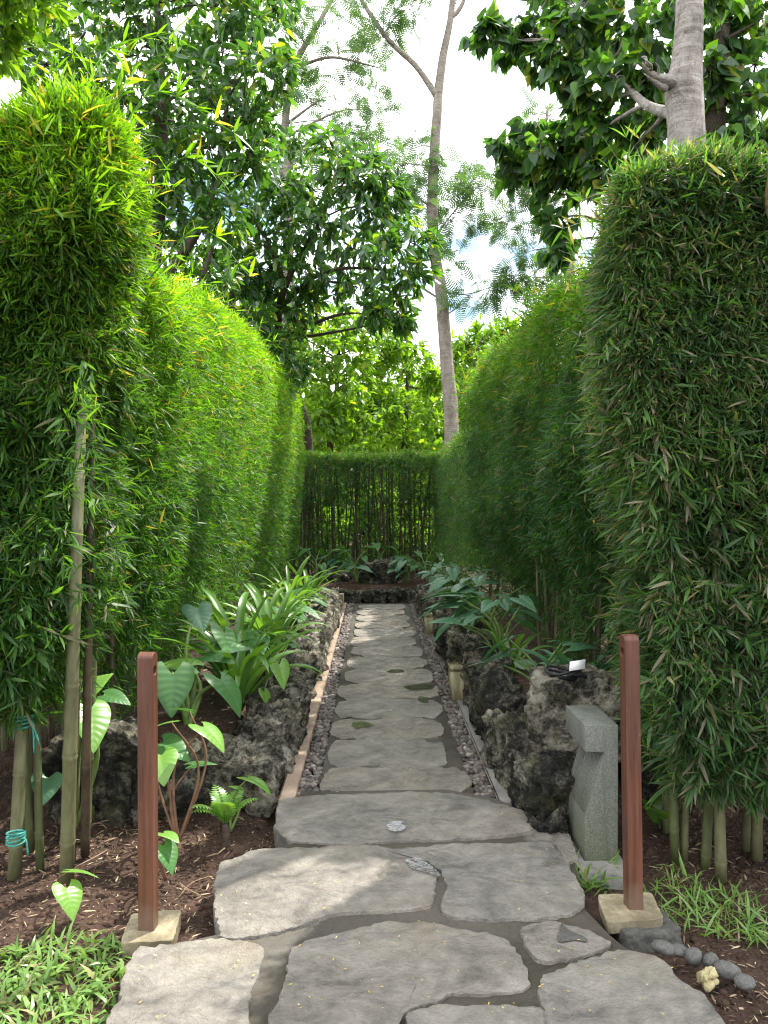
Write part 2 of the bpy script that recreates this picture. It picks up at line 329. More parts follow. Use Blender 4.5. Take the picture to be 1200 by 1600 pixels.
    M['lightwood']=k.finish(k.ramp(a,[(.3,(.10,.088,.045)),(.5,(.23,.20,.11)),(.72,(.36,.32,.20))]),.75,a,.5,.006)
    k=NT('dark_lamp_glass'); M['lamp']=k.finish((.02,.02,.02),.2)
    k=NT('puddle_water'); co=k.coord(); a=k.noise(co,38,2)
    bmp=k.n('ShaderNodeBump',Height=a,Strength=.35,Distance=.004); fr=k.n('ShaderNodeFresnel',IOR=1.5,Normal=bmp.outputs[0])
    gl=k.n('ShaderNodeBsdfGlossy',Color=(1,1,1,1),Roughness=.06,Normal=bmp.outputs[0]); tr=k.n('ShaderNodeBsdfTransparent',Color=(.62,.61,.59,1))
    mxs=k.n('ShaderNodeMixShader',Fac=fr.outputs[0],_1=tr.outputs[0],_2=gl.outputs[0]); k.t.links.new(mxs.outputs[0],k.out.inputs[0]); M['water']=k.m
    k=NT('black_rubber'); M['cable']=k.finish((.012,.012,.013),.5)
    k=NT('white_plastic_tag'); M['tag']=k.finish((.72,.72,.72),.5)
    k=NT('green_twine'); M['twine']=k.finish(k.ramp(k.noise(k.coord(),120,3),[(.3,(.02,.13,.10)),(.7,(.05,.25,.20))]),.7)
    k=NT('red_stem'); co=k.coord(); M['redstem']=k.finish(k.ramp(k.noise(co,20,4),[(.3,(.10,.05,.03)),(.7,(.20,.11,.06))]),.6)
    k=NT('green_stem'); M['stem']=k.finish(k.ramp(k.noise(k.coord(),20,4),[(.3,(.07,.13,.03)),(.7,(.15,.22,.06))]),.55)
mats()

# ------------------------------------------------------------------ camera, light, sky
cam=bpy.data.cameras.new('camera'); camo=bpy.data.objects.new('camera',cam); COL.objects.link(camo)
cam.sensor_fit='VERTICAL'; cam.sensor_height=32; cam.lens=24; cam.clip_end=2000; cam.clip_start=.05
camo.location=(0,0,EYE); camo.rotation_euler=(R(90)-math.atan(14/1200),0,-math.atan(17/1200)); scene.camera=camo
SUN_EL, SUN_AZ = R(56), R(48)     # azimuth clockwise from +Y towards +X
sd=Vector((math.sin(SUN_AZ)*math.cos(SUN_EL), math.cos(SUN_AZ)*math.cos(SUN_EL), math.sin(SUN_EL)))
sl=bpy.data.lights.new('sun','SUN'); sl.energy=4.6; sl.angle=R(.5); sl.color=(1,.95,.86)
so=bpy.data.objects.new('sun',sl); COL.objects.link(so); so.rotation_euler=sd.to_track_quat('Z','Y').to_euler(); so.location=(6,6,12)
w=bpy.data.worlds.new('World'); scene.world=w; w.use_nodes=True; nt=w.node_tree; nt.nodes.clear()
def wn(t,**p):
    x=nt.nodes.new(t)
    for a,b in p.items(): setattr(x,a,b)
    return x
sky=wn('ShaderNodeTexSky',sky_type='NISHITA',sun_disc=False,sun_elevation=SUN_EL,sun_rotation=SUN_AZ,air_density=1.0,dust_density=.6,ozone_density=1.2)
tc=wn('ShaderNodeTexCoord'); mp=wn('ShaderNodeMapping'); mp.inputs['Scale'].default_value=(1,1,2.2); mp.inputs['Location'].default_value=(.35,.1,.2)
nz=wn('ShaderNodeTexNoise'); nz.inputs['Scale'].default_value=3.6; nz.inputs['Detail'].default_value=9; nz.inputs['Roughness'].default_value=.58
rp=wn('ShaderNodeValToRGB'); rp.color_ramp.elements[0].position=.37; rp.color_ramp.elements[1].position=.50
mx=wn('ShaderNodeMix',data_type='RGBA'); mx.inputs[7].default_value=(13,13.2,13.6,1)
bg=wn('ShaderNodeBackground'); bg.inputs[1].default_value=.13; wo=wn('ShaderNodeOutputWorld')
for a,b in ((tc.outputs['Generated'],mp.inputs[0]),(mp.outputs[0],nz.inputs['Vector']),(nz.outputs['Fac'],rp.inputs[0]),(rp.outputs[0],mx.inputs[0]),(sky.outputs[0],mx.inputs[6]),(mx.outputs[2],bg.inputs[0]),(bg.outputs[0],wo.inputs[0])): nt.links.new(a,b)
vs=scene.view_settings; vs.view_transform='Standard'; vs.look='None'; vs.gamma=1; vs.exposure=1.3
scene.cycles.max_bounces=8; scene.cycles.transparent_max_bounces=8
scene.cycles.use_denoising=True; scene.cycles.denoiser='OPENIMAGEDENOISE'; scene.cycles.denoising_input_passes='RGB_ALBEDO_NORMAL'; scene.cycles.denoising_prefilter='NONE'; scene.cycles.use_adaptive_sampling=False; scene.cycles.sample_clamp_indirect=3.0; scene.cycles.filter_width=1.2

# ------------------------------------------------------------------ ground
def sstep(a,b,x):
    t=np.clip((x-a)/(b-a),0,1); return t*t*(3-2*t)
def ground_z(x,y):
    z=np.full(np.shape(x),-.075)
    p=np.stack([x,y,0*x],-1)
    z=z+.018*vn(p,2.5)+.009*vn(p,9,2)
    bed=np.maximum(sstep(-.66,-.86,x),sstep(.90,1.05,x))*sstep(3.75,4.15,y)
    bed=np.maximum(bed,sstep(11.75,12.1,y))
    z=z+bed*(.30+.02*vn(p,3,4))
    z=np.where((x>-.55)&(x<.75)&(y>3.6)&(y<11.6),-.11,z)
    return z
def G(x,y): return float(ground_z(np.array([float(x)]),np.array([float(y)]))[0])
xs=np.concatenate([[-90,-50,-28,-16,-10,-7,-5],np.arange(-3.6,3.6,.04),[4.2,5,7,10,16,28,50,90]])
ys=np.concatenate([[-60,-30,-14,-6,-2.5,-.8,.2],np.arange(1.0,15,.045),[15.6,17,19,22,27,36,55,90]])
X,Y=np.meshgrid(xs,ys); mb=MB(); nx,ny=len(xs),len(ys)
i=(np.arange(ny-1)[:,None]*nx+np.arange(nx-1)[None,:]).ravel()
mb.add(np.stack([X,Y,ground_z(X,Y)],-1).reshape(-1,3),np.stack([i,i+1,i+nx+1,i+nx],-1))
tag(mb.build('ground',M['soil']),None,kind='structure')

# path strip, mortar, kerbs, drain bed
XL,XR=-.284,.52
mb=MB(); box(mb,(XL,3.80,-.12),(XR,11.45,0.0)); tag(mb.build('path',M['path_mortar'],smooth=False),None,kind='structure')
mb=MB(); box(mb,(-.475,3.82,-.13),(-.392,11.4,.022),.008); tag(mb.build('kerb',M['kerb_sand'],smooth=False),None,kind='structure')
mb=MB(); box(mb,(.625,3.80,-.13),(.695,11.4,.014),.008); tag(mb.build('kerb',M['kerb_grey'],smooth=False),None,kind='structure')
mpx=[(470,1238),(455,1268),(452,1306),(462,1318),(356,1352),(352,1460),(236,1484),(206,1540),(186,1640),(170,1790),(1230,1790),(1110,1600),(985,1492),(958,1470),(915,1425),(900,1345),(872,1300),(780,1252),(700,1236)]
P=np.array([gr(a,b,.020) for a,b in mpx]); n=len(P)
mb=MB(); mb.add(np.vstack([P,P*[1,1,0]+[0,0,-.13]]),[[k,n+k,n+(k+1)%n,(k+1)%n] for k in range(n)],[list(range(n))[::-1]])
tag(mb.build('paving_mortar',M['mortar'],smooth=False),None,kind='structure')

def slab(poly, ztop, zbot, name, label, cat='flagstone', group=None, amp=.012, rings=(1.0,.988,.95,.86,.7,.5,.28), chip=.012, mat='slate', seed=0):
    P=np.array(poly,float); c=P.mean(0); Q=[]
    for k in range(len(P)):
        a,b=P[k],P[(k+1)%len(P)]; d=np.linalg.norm(b-a); m=max(2,int(d/.018))
        for t in range(m): Q.append(a+(b-a)*t/m)
    Q=np.array(Q)
    for _ in range(1): Q=.25*np.roll(Q,1,0)+.5*Q+.25*np.roll(Q,-1,0)
    q3=np.c_[Q,np.zeros(len(Q))]
    out=nrm(Q-c); Q=Q+out*(amp*vn(q3,8,seed)+amp*.7*np.abs(vn(q3,21,seed+3))+amp*.45*vn(q3,60,seed+5)+amp*.25*vn(q3,150,seed+6))[:,None]
    m=len(Q); V=[];
    V.append(np.c_[Q+ (c-Q)*.02,np.full(m,zbot)])
    edge=np.c_[Q,np.full(m,ztop-chip*1.1)]; edge[:,2]-=chip*.5*np.abs(vn(q3,26,seed)); V.append(edge)
    for r in rings:
        q=c+(Q-c)*r if r<1 else c+(Q-c)*.996
        p3=np.c_[q,np.zeros(m)]
        z=ztop+.0045*vn(p3,4,seed)+.0028*vn(p3,14,seed+1)+.0016*vn(p3,40,seed+2)
        if r>=1: z=z-chip*.30*np.abs(vn(q3,22,seed+7))
        V.append(np.c_[q,z])
    V=np.array(V); nr=len(V)
    i=(np.arange(nr-1)[:,None]*m); j=np.arange(m)[None,:]; k=(j+1)%m
    f=np.stack([i+j,i+k,i+m+k,i+m+j],-1).reshape(-1,4)
    cen=np.array([[c[0],c[1],ztop]]); 
    vv=np.vstack([V.reshape(-1,3),cen]); ci=len(vv)-1; b=(nr-1)*m
    mb=MB(); mb.add(vv,f,np.array([[b+t,b+(t+1)%m,ci] for t in range(m)]))
    o=mb.build(name,M[mat]); fl=np.ones(len(o.data.polygons),bool); fl[:3*m]=False; o.data.polygons.foreach_set('use_smooth',fl); recenter(o)
    return tag(o,label,cat,group)
ZS=.034
def gp(px): return [gr(a,b,ZS)[:2] for a,b in px]
front=[
 ([(436,1250),(520,1243),(640,1240),(720,1243),(760,1250),(800,1263),(858,1285),(850,1298),(800,1308),(740,1312),(640,1316),(540,1318),(455,1314),(433,1288),(431,1265)],'wide flagstone step across the start of the narrow path, small round puddle on it'),
 ([(345,1345),(400,1330),(470,1324),(560,1322),(620,1330),(660,1345),(683,1370),(684,1395),(670,1418),(600,1426),(540,1430),(490,1440),(430,1455),(380,1466),(342,1468),(333,1430),(334,1380)],'sunlit rounded flagstone jutting over the soil right of the left post'),
 ([(600,1332),(660,1327),(760,1320),(860,1320),(890,1345),(910,1385),(920,1415),(900,1430),(850,1440),(770,1440),(700,1436),(688,1423),(702,1390),(692,1365),(662,1345)],'broad grey flagstone between the two posts, touching the grass by the right post'),
 ([(220,1482),(290,1474),(380,1471),(410,1480),(408,1510),(395,1555),(385,1600),(370,1770),(110,1770),(165,1595),(188,1560),(182,1550),(195,1510)],'flagstone beside the lawn grass in the bottom left corner'),
 ([(455,1482),(520,1462),(600,1444),(680,1448),(760,1462),(788,1472),(800,1490),(815,1515),(833,1543),(820,1552),(760,1560),(700,1556),(690,1568),(650,1576),(618,1600),(560,1770),(400,1770),(425,1590),(447,1530)],'largest grey flagstone in the middle of the foreground'),
 ([(814,1459),(860,1446),(905,1454),(964,1478),(950,1486),(900,1498),(852,1508),(832,1490)],'small broken flagstone with a dark crack near the right post base'),
 ([(844,1532),(890,1518),(985,1490),(1030,1502),(1070,1540),(1100,1557),(1130,1592),(1220,1770),(880,1770),(850,1580)],'flagstone beside the row of dark river stones in the bottom right corner'),
 ([(642,1592),(700,1578),(780,1575),(846,1580),(862,1610),(870,1770),(590,1770)],'flagstone cut off by the bottom edge below the largest slab'),
 ([(818,1311),(850,1298),(885,1297),(899,1330),(904,1345),(886,1350),(866,1319),(840,1318)],'narrow stone sliver at the foot of the grey path light'),
]
for q,(px,lab) in enumerate(front):
    slab(gp(px),ZS,-.12,'flagstone',lab,seed=q,group='large flagstones in the foreground')
psl=[(612,1222,500,742,1203,1247,'half-hidden flagstone just behind the wide step slab'),
 (606,1181,514,698,1160,1204,'oval flagstone with a dark dent, second behind the wide step slab'),
 (605,1142,516,692,1127,1158,'flagstone holding small puddles, third behind the wide step slab'),
 (608,1110,524,691,1096,1125,'pale oval flagstone just in front of the nearer wooden path light'),
 (612,1084,527,690,1072,1095,'flagstone level with the foot of the nearer wooden path light'),
 (604,1058,538,680,1048,1071,'flagstone level with the top of the nearer wooden path light'),
 (612,1038,543,668,1029,1047,'flagstone carrying the larger shiny puddle, past the nearer wooden light'),
 (604,1020,549,662,1012,1028,'flagstone halfway between the two right-hand wooden lights'),
 (598,1004,548,650,997,1011,'narrow flagstone below the farther wooden path light'),
 (604,990,552,650,984,996,'flagstone at the foot of the farther wooden path light'),
 (594,978,554,640,973,983,'thin-looking flagstone beside the farther wooden light'),
 (600,967,556,640,963,972,'flagstone just past the farther wooden light'),
 (592,957,557,632,954,962,'last but one flagstone before the far rock edging'),
 (598,949,560,634,946,953,'last flagstone, touching the far rock edging')]
for q,(cx,cy,x0,x1,y0,y1,lab) in enumerate(psl):
    ya=gr(cx,y1)[1]; yb=gr(cx,y0)[1]; ymid=(ya+yb)/2
    xa=(x0-CX)/F*gr(cx,cy)[1]; xb=(x1-CX)/F*gr(cx,cy)[1]; xa=max(xa,XL+.005); xb=min(xb,XR-.005)
    rg=np.random.default_rng(q+40); pts=[]
    for th in np.linspace(0,2*math.pi,26,endpoint=False):
        e=.50; cxx,sx=math.cos(th),math.sin(th)
        x=(xa+xb)/2+(xb-xa)/2*np.sign(cxx)*abs(cxx)**(e)*(1+.0*rg.normal()); y=ymid+(yb-ya)/2*1.06*np.sign(sx)*abs(sx)**.55*(1+.15*rg.normal())
        x=min(max(x,XL+.004),XR-.004); pts.append((x,y))
    slab(pts,.014,-.03,'path_flagstone',lab,cat='flagstone',group='flagstones set along the narrow path',amp=.009,chip=.005,seed=q+20)
# crack lips on the small slab and dark cracks are modelled as narrow sunk wedges of wet mortar
def patch(pxpoly,z,name,mat,label,cat,group=None,kind=None,sub=5):
    P=np.array([gr(a,b,z) for a,b in pxpoly]); Q=spline(np.vstack([P,P[:1]]),len(P)*sub)[:-1]
    q=Q.copy(); c=q.mean(0); n=len(q)
    area=np.sum(q[:,0]*np.roll(q[:,1],-1)-np.roll(q[:,0],-1)*q[:,1]); q=q if area>0 else q[::-1]   # wind upwards
    mb=MB(); mb.add(np.vstack([q,[c]]),[[k,(k+1)%n,n] for k in range(n)])
    o=mb.build(name,M[mat],smooth=False); return tag(recenter(o),label,cat,group,kind)
def pud(px,py,w,h,z,label,seed):
    rg=np.random.default_rng(seed)
    pts=[(px+w*math.cos(t)*(1+.15*rg.normal()),py+h*math.sin(t)*(1+.15*rg.normal())) for t in np.linspace(0,2*math.pi,13,endpoint=False)]
    patch(pts,z,'puddle','water',label,'puddle','puddles on the stone path')
pud(619,1293,16,8,ZS+.008,'small round puddle on the wide step slab',1)
pud(564,1133,17,5,.021,'puddle at the left of the third flagstone up the path',3)
pud(618,1049,13,3.2,.021,'thin puddle in the middle of the path beside the nearer wooden light',4)
pud(655,1074,26,4.5,.021,'long shiny puddle at the right edge of the path',5)
pud(663,1094,11,4.5,.021,'short shiny puddle against the right edge of the path',6)
patch([(632,1346),(655,1344),(682,1362),(690,1374),(672,1368),(645,1360)],ZS+.007,'puddle','water','tapering puddle in the joint between two foreground flagstones','puddle','puddles on the stone path')
patch([(880,1448),(893,1460),(915,1470),(922,1478),(900,1476),(880,1478),(874,1472)],ZS+.007,'stone_hollow','boulder','dark wet hollow in the small broken flagstone','hollow')

# ------------------------------------------------------------------ rocks
_ico={}
def ico(sub):
    if sub not in _ico:
        import bmesh
        bm=bmesh.new(); bmesh.ops.create_icosphere(bm,subdivisions=sub,radius=1)
        bm.verts.index_update()
        _ico[sub]=(np.array([v.co[:] for v in bm.verts]),np.array([[v.index for v in f.verts] for f in bm.faces])); bm.free()
    return _ico[sub]
def rock_verts(size, sub, seed, rough=1.0, sq=.72):
    v,f=ico(sub); s=np.sign(v)*np.abs(v)**sq; s=s/np.maximum(np.abs(s).max(1,keepdims=True),1e-9)*.55+s*.45
    s=s*np.array(size); out=np.empty_like(s); o=Vector((seed*3.1,seed*1.7,seed*5.3)); sc=1.0/ max(.12,min(size))
    for i,(p,d) in enumerate(zip(s,v)):
        q=Vector(p)+o
        a=mnoise.noise(q*4.0)*.075+mnoise.noise(q*10)*.038
        r=abs(mnoise.noise(q*7.0+Vector((9,2,4))))*-.06
        vd=mnoise.voronoi(q*13)[0]; pit=-.035*max(0,.45-vd[0])*2+.02*(vd[1]-vd[0])
        fn=mnoise.noise(q*30)*.014-abs(mnoise.noise(q*52))*.016+mnoise.noise(q*95)*.005
        k=(a*1.1+r*1.35+pit*1.5+fn*1.4)*rough
        out[i]=p+d*k
    return out,f
def rock(c, size, name, label, seed, sub=5, rough=1.0, mat='coral_rock', rot=0, cat='rock', group=None, sq=.72):
    v,f=rock_verts(size,sub,seed,rough,sq); cr,sr=math.cos(rot),math.sin(rot)
    v=np.c_[v[:,0]*cr-v[:,1]*sr,v[:,0]*sr+v[:,1]*cr,v[:,2]]+np.array(c)
    mb=MB(); mb.add(v,f); o=mb.build(name,M[mat]); return tag(recenter(o),label,cat,group)
GL='coral rocks edging the left bed'; GRr='coral rocks edging the right bed'; GF='coral rocks at the far end'
lr=[((-.76,4.02,.06),(.26,.24,.17),'flat-topped dark coral rock at the near corner of the left edging',.1),
    ((-.60,4.55,.10),(.17,.38,.22),'coral rock second from the near corner of the left edging',0),
    ((-.61,5.22,.11),(.17,.38,.21),'jutting coral rock below the strap-leaf lily clump on the left',.05),
    ((-.62,5.92,.11),(.16,.36,.22),'coral rock beside the path puddles on the left edging',-.05),
    ((-.60,6.65,.12),(.17,.40,.21),'coral rock opposite the nearer wooden light',0),
    ((-.61,7.45,.13),(.16,.42,.24),'coral rock midway along the left edging',.05),
    ((-.60,8.3,.14),(.17,.44,.24),'coral rock opposite the farther wooden light',0),
    ((-.60,9.2,.15),(.19,.46,.28),'tall coral rock near the far end of the left edging',0),
    ((-.60,10.2,.13),(.17,.48,.26),'last coral rock of the left edging',0)]
for q,(c,s,l,ro) in enumerate(lr): rock(c,s,'coral_rock',l,q+1,6 if c[1]<5.3 else 5 if c[1]<8 else 4,1.0,'coral_rock',ro,group=GL)
rock((-1.36,3.98,.10),(.28,.22,.26),'coral_rock','black coral boulder behind the left post, left of the young plant',31,5,1.1,'coral_rock_dark',0,group=GL)
rock((-1.02,3.92,.03),(.22,.18,.22),'coral_rock','dark coral rock hidden in shade behind the reddish stemmed plant',32,5,1.0,'coral_rock_dark',.3,group=GL)
rr=[((.90,3.66,.05),(.20,.26,.23),'dark jagged coral rock just left of the grey path light',.1,'coral_rock_dark'),
    ((.79,3.46,-.02),(.10,.09,.10),'small coral rock at the foot of the dark jagged rock',0,'coral_rock_dark'),
    ((.83,4.20,.13),(.17,.34,.19),'flat coral rock covered in dry twigs on the right edging',.05,'coral_rock'),
    ((.80,4.95,.13),(.14,.40,.22),'steep coral rock in front of the nearer wooden light',.0,'coral_rock_dark'),
    ((.84,5.75,.16),(.17,.36,.24),'coral rock just behind the nearer wooden light',0,'coral_rock'),
    ((.82,6.55,.16),(.17,.40,.26),'pale topped coral rock midway along the right edging',.05,'coral_rock'),
    ((.79,7.4,.14),(.16,.42,.22),'rounded coral rock below the bluish leaved plants',0,'coral_rock_dark'),
    ((.82,8.3,.14),(.15,.42,.23),'coral rock level with the farther wooden light',0,'coral_rock'),
    ((.78,9.3,.14),(.15,.48,.24),'coral rock past the farther wooden light',0,'coral_rock_dark'),
    ((.76,10.4,.14),(.16,.5,.24),'last coral rock of the right edging',0,'coral_rock')]
for q,(c,s,l,ro,m_) in enumerate(rr): rock(c,s,'coral_rock',l,q+50,6 if c[1]<4.5 else 5 if c[1]<7 else 4,1.0,m_,ro,group=GRr)
rock((1.09,4.02,.38),(.29,.22,.24),'boulder','large pale mottled boulder behind the grey path light',71,6,.8,'coral_rock_pale',-.25,'boulder',sq=.85)
rock((1.40,3.9,.22),(.16,.18,.20),'boulder','dark boulder half hidden behind the right post',72,5,.9,'coral_rock_dark',.2,'boulder')
for q,(x,s,l) in enumerate([(-.42,.26,'leftmost low rock across the end of the path'),(.02,.22,'low rock in the middle across the end of the path'),(.42,.24,'rightmost low rock across the end of the path')]):
    rock((x,11.72,.06),(s,.16,.13),'coral_rock',l,q+80,4,.9,'coral_rock_dark',group=GF)
rock((.18,12.5,.30),(.40,.25,.26),'boulder','big dark boulder in the bed at the far end of the path',85,4,1.0,'coral_rock_dark',0,'boulder')
rock((-.62,12.6,.22),(.28,.25,.16),'boulder','low dark boulder left of the big one at the far end',86,4,1.0,'coral_rock_dark',0,'boulder')

# ------------------------------------------------------------------ pebbles
v2,f2=ico(2)
def pebble_field(x0,x1,y0,y1,n,z,seed):
    rg=np.random.default_rng(seed); mb=MB()
    for k in range(n):
        s=rg.uniform(.012,.021)*np.array([rg.uniform(.85,1.3),rg.uniform(.85,1.3),rg.uniform(.6,.85)]); a=rg.uniform(0,6.28)
        p=v2*s; p=p+ .12*s*np.sin(v2[:,[1,2,0]]*3+rg.uniform(0,6,3))
        ca,sa=math.cos(a),math.sin(a); p=np.c_[p[:,0]*ca-p[:,1]*sa,p[:,0]*sa+p[:,1]*ca,p[:,2]]
        y=y0+(y1-y0)*rg.uniform()
        mb.add(p+[rg.uniform(x0+.008,x1-.008),y,z+rg.uniform(-.010,.012)],f2)
    return mb
tag(pebble_field(-.392,XL,3.84,11.4,1900,-.005,1).build('drain_pebbles',M['pebble']),'strip of small brown pebbles between the path and the left kerb','pebbles',None,'stuff')
tag(pebble_field(XR,.625,3.80,11.4,1900,-.005,2).build('drain_pebbles',M['pebble']),'strip of small brown pebbles between the path and the right rocks','pebbles',None,'stuff')
for q,(px,py,r,l) in enumerate([(1041,1489,.042,'largest dark river stone, first of the row beside the right post base'),(1066,1492,.030,'small dark river stone second from the right post base'),(1090,1503,.038,'dark river stone third from the right post base'),(1118,1511,.036,'dark river stone behind the yellow stone'),(1143,1526,.038,'dark river stone right of the yellow stone'),(1172,1544,.032,'last river stone of the row, nearest the right frame edge')]):
    p=gr(px,py,-.01); rg=np.random.default_rng(q); r=r*.88; s=np.array([r*1.0,r*.85,r*.72])
    v,f=ico(4); s=s*rg.uniform(.82,1.2,3); vv=v*s*(1+.13*vn(v,1.1,q)+.03*vn(v,4,q))[:,None]; a=rg.uniform(-.5,.5)
    vv=np.c_[vv[:,0]*math.cos(a)-vv[:,1]*math.sin(a),vv[:,0]*math.sin(a)+vv[:,1]*math.cos(a),vv[:,2]]
    mb=MB(); mb.add(vv+p,f); tag(recenter(mb.build('river_stone',M['river'])),l,'stone','row of dark river stones')
p=gr(1117,1538,-.02); rock(p,(.042,.034,.03),'yellow_stone','small jagged yellow stone in front of the river stones',97,4,.55,'limestone',.4,'stone',sq=1.15)
p=gr(1010,1462,-.03); rock((p[0]+.01,p[1]+.06,-.055),(.13,.11,.055),'boulder','flat dark stone under the right post tile',92,5,.22,'boulder',.2,'stone')

# ------------------------------------------------------------------ posts
def post(base, h, hole_side, lean, label, tlabel, yaw, zt):
    bx,by=base; w=.0275
    t=thing('marker_post',label,'post',(bx,by,zt),'red brown posts flanking the path')
    prof=[]   # YZ profile with rounded top, seen along X (the hole runs through X)
    nt_=12; prof=[(-w,0),(w,0)]+[(w*math.cos(a),h-w*.75+w*.75*math.sin(a)) for a in np.linspace(0,math.pi,nt_)]
    hz=h-.065; hr=.0165; nh=20
    # side faces with a round hole: bridge outline to circle
    import bmesh
    bm=bmesh.new(); P2=[]
    def ring(x,pts): return [bm.verts.new((x,a,b)) for a,b in pts]
    hole=[(hr*math.cos(a),hz+hr*math.sin(a)) for a in np.linspace(0,2*math.pi,nh,endpoint=False)]
    sides=[]
    for x in(-w,w):
        o=ring(x,prof); hh=ring(x,hole); sides.append((o,hh))
        es=[bm.edges.new((o[i],o[(i+1)%len(o)])) for i in range(len(o))]+[bm.edges.new((hh[i],hh[(i+1)%nh])) for i in range(nh)]
        bmesh.ops.triangle_fill(bm,use_beauty=True,edges=es)
    for a,b in ((sides[0][0],sides[1][0]),(sides[0][1],sides[1][1])):
        n=len(a)
        for i in range(n): bm.faces.new((a[i],a[(i+1)%n],b[(i+1)%n],b[i]))
    bmesh.ops.recalc_face_normals(bm,faces=bm.faces)
    eds=[e for e in bm.edges if len(e.link_faces)==2 and e.calc_face_angle(0)>.9]
    bmesh.ops.bevel(bm,geom=eds,offset=.0035,segments=2,affect='EDGES',profile=.6)
    for v in bm.verts:
        x,y,z=v.co; ca,sa=math.cos(yaw),math.sin(yaw)
        v.co=(x*ca-y*sa+lean*z, x*sa+y*ca, z)
    me=bpy.data.meshes.new('shaft'); bm.to_mesh(me); bm.free(); me.materials.append(M['post'])
    o=bpy.data.objects.new('shaft',me); COL.objects.link(o); o.parent=t
    # tile base
    return t
def tile_base(px, ztop, zbot, t, seed, label):
    poly=[gr(a,b,ztop)[:2] for a,b in px]
    o=slab(poly,ztop,zbot,'base_tile',None,None,amp=.004,chip=.004,mat='tile',seed=seed)
    loc=np.array(o.location)-np.array(ORIG[t.name]); o.parent=t; o.location=loc
    if label: o['label']=label
zl=-.012; b=gr(231,1452,zl); t=post(b[:2],.985,1,0.0,'upright red brown wooden post with a round hole, on the left of the path','',-.06,zl)
tile_base([(206,1428),(283,1424),(268,1472),(188,1474)],zl+.002,-.07,t,3,None)
zr=.022; b=gr(994,1424,zr); t=post(b[:2],1.0,-1,-.020,'leaning red brown wooden post on the right, in front of the grey path light','',.06,zr)
tile_base([(938,1404),(1022,1401),(1044,1441),(952,1447)],zr+.002,-.02,t,4,None)

# ------------------------------------------------------------------ grey stone path light ("7"-shaped in outline)
def path_light():
    x0,x1=.888,1.030; y0,y1=3.20,3.52; h=.567
    t=thing('path_light','grey speckled stone path light with a slanted ribbed notch under its head','path light',((x0+x1)/2,(y0+y1)/2,0))
    xn=x0+.083
    prof=[(x0,-.06),(x1,-.06),(x1,h),(x0,h),(x0,h-.112),(xn,h-.116),(x0,.177)]
    mb=MB(); prism_y(mb,prof,y0,y1)
    o=mb.build('body',M['greystone'],t,smooth=False)
    bv=o.modifiers.new('bevel','BEVEL'); bv.width=.004; bv.segments=2; bv.limit_method='ANGLE'
    # ribs running down the slanted face
    mb=MB(); a=np.array([xn-.004,h-.128]); c=np.array([x0+.004,.188])
    m=15
    for k in range(m):
        y=y0+.02+(y1-y0-.04)*k/(m-1)
        tube(mb,[(a[0],y,a[1]),(c[0],y,c[1])],.0042,6)
    mb.build('ribbed_face',M['greystone'],t)
    mb=MB(); box(mb,(x0+.022,y0+.06,h-.126),(xn-.015,y1-.06,h-.1125)); mb.build('lamp',M['lamp'],t,smooth=False)
    mb=MB(); box(mb,(x0-.05,y0-.09,-.12),(x1+.03,y1+.03,-.005),.01); mb.build('footing',M['kerb_grey'],t,smooth=False)
    t.rotation_euler.z=R(0)
path_light()
def wood_light(c,w,d,h,label):
    t=thing('wooden_light',label,'path light',c,'small wooden path lights')
    x,y,z=c; mb=MB()
    # hood: top, back panel and two cheeks, open towards the path
    box(mb,(x-w/2,y-d/2,z+h-.045),(x+w/2,y+d/2,z+h),.006); mb.build('hood',M['lightwood'],t,smooth=False)
    for s in(-1,1):
        mb=MB(); ys=y+s*(d/2-.011)
        prism_y(mb,[(x-w/2+.035,z-.05),(x+w/2,z-.05),(x+w/2,z+h-.047),(x-w/2+.004,z+h-.047),(x-w/2+.004,z+h-.10)],ys-.009,ys+.009); mb.build('side_panel',M['lightwood'],t,smooth=False)
    mb=MB(); box(mb,(x+w/2-.022,y-d/2+.022,z-.05),(x+w/2-.002,y+d/2-.022,z+h-.048)); mb.build('back_panel',M['lightwood'],t,smooth=False)
    mb=MB(); box(mb,(x-w/2+.045,y-d/2+.04,z+h-.075),(x+w/2-.04,y+d/2-.04,z+h-.049)); mb.build('lamp',M['lamp'],t,smooth=False)
wood_light((.665,5.85,.0),.18,.16,.27,'nearer small wooden path light standing by the right pebble strip')
wood_light((.655,8.75,.0),.15,.15,.25,'farther small wooden path light, between rocks on the right')
wood_light((1.16,11.2,.26),.24,.20,.13,'low wooden path light among the leaves at the far right')
mb=MB(); box(mb,(-.72,11.5,-.05),(-.44,11.75,.14),.012)
tag(recenter(mb.build('stone_block',M['tile'],smooth=False)),'pale stone block at the far left corner of the path','block')
# cable and tag on boulder
t=thing('cable_coil','black cable coil lying on top of the pale mottled boulder','cable',(1.01,4.02,.60))
mb=MB()
for k in range(4):
    th=np.linspace(0,2*math.pi,25); r=.058+.007*k
    tube(mb,np.c_[.99+r*np.cos(th)*1.15,3.98+r*.8*np.sin(th),.595+.011*k+.012*np.sin(th*2+k)],.007,6)
tube(mb,spline([(1.0,3.94,.61),(1.06,3.93,.615),(1.10,3.94,.60)],10),.010,6)
mb.build('cord',M['cable'],t)
mb=MB(); box(mb,(1.075,3.94,.598),(1.155,3.9415,.653)); o=mb.build('paper_tag',M['tag'],None,smooth=False)
me=o.data
q=at(902,1044,3.86)
for v in me.vertices:
    x,y,z=v.co; v.co=(q[0]+(x-1.11)+.25*(z-.598), q[1]+(y-3.94)+.7*(z-.598), q[2]-.02+.72*(z-.598)+.15*(x-1.075))
recenter(o); tag(o,'small white tag lying beside the black cable coil','tag')

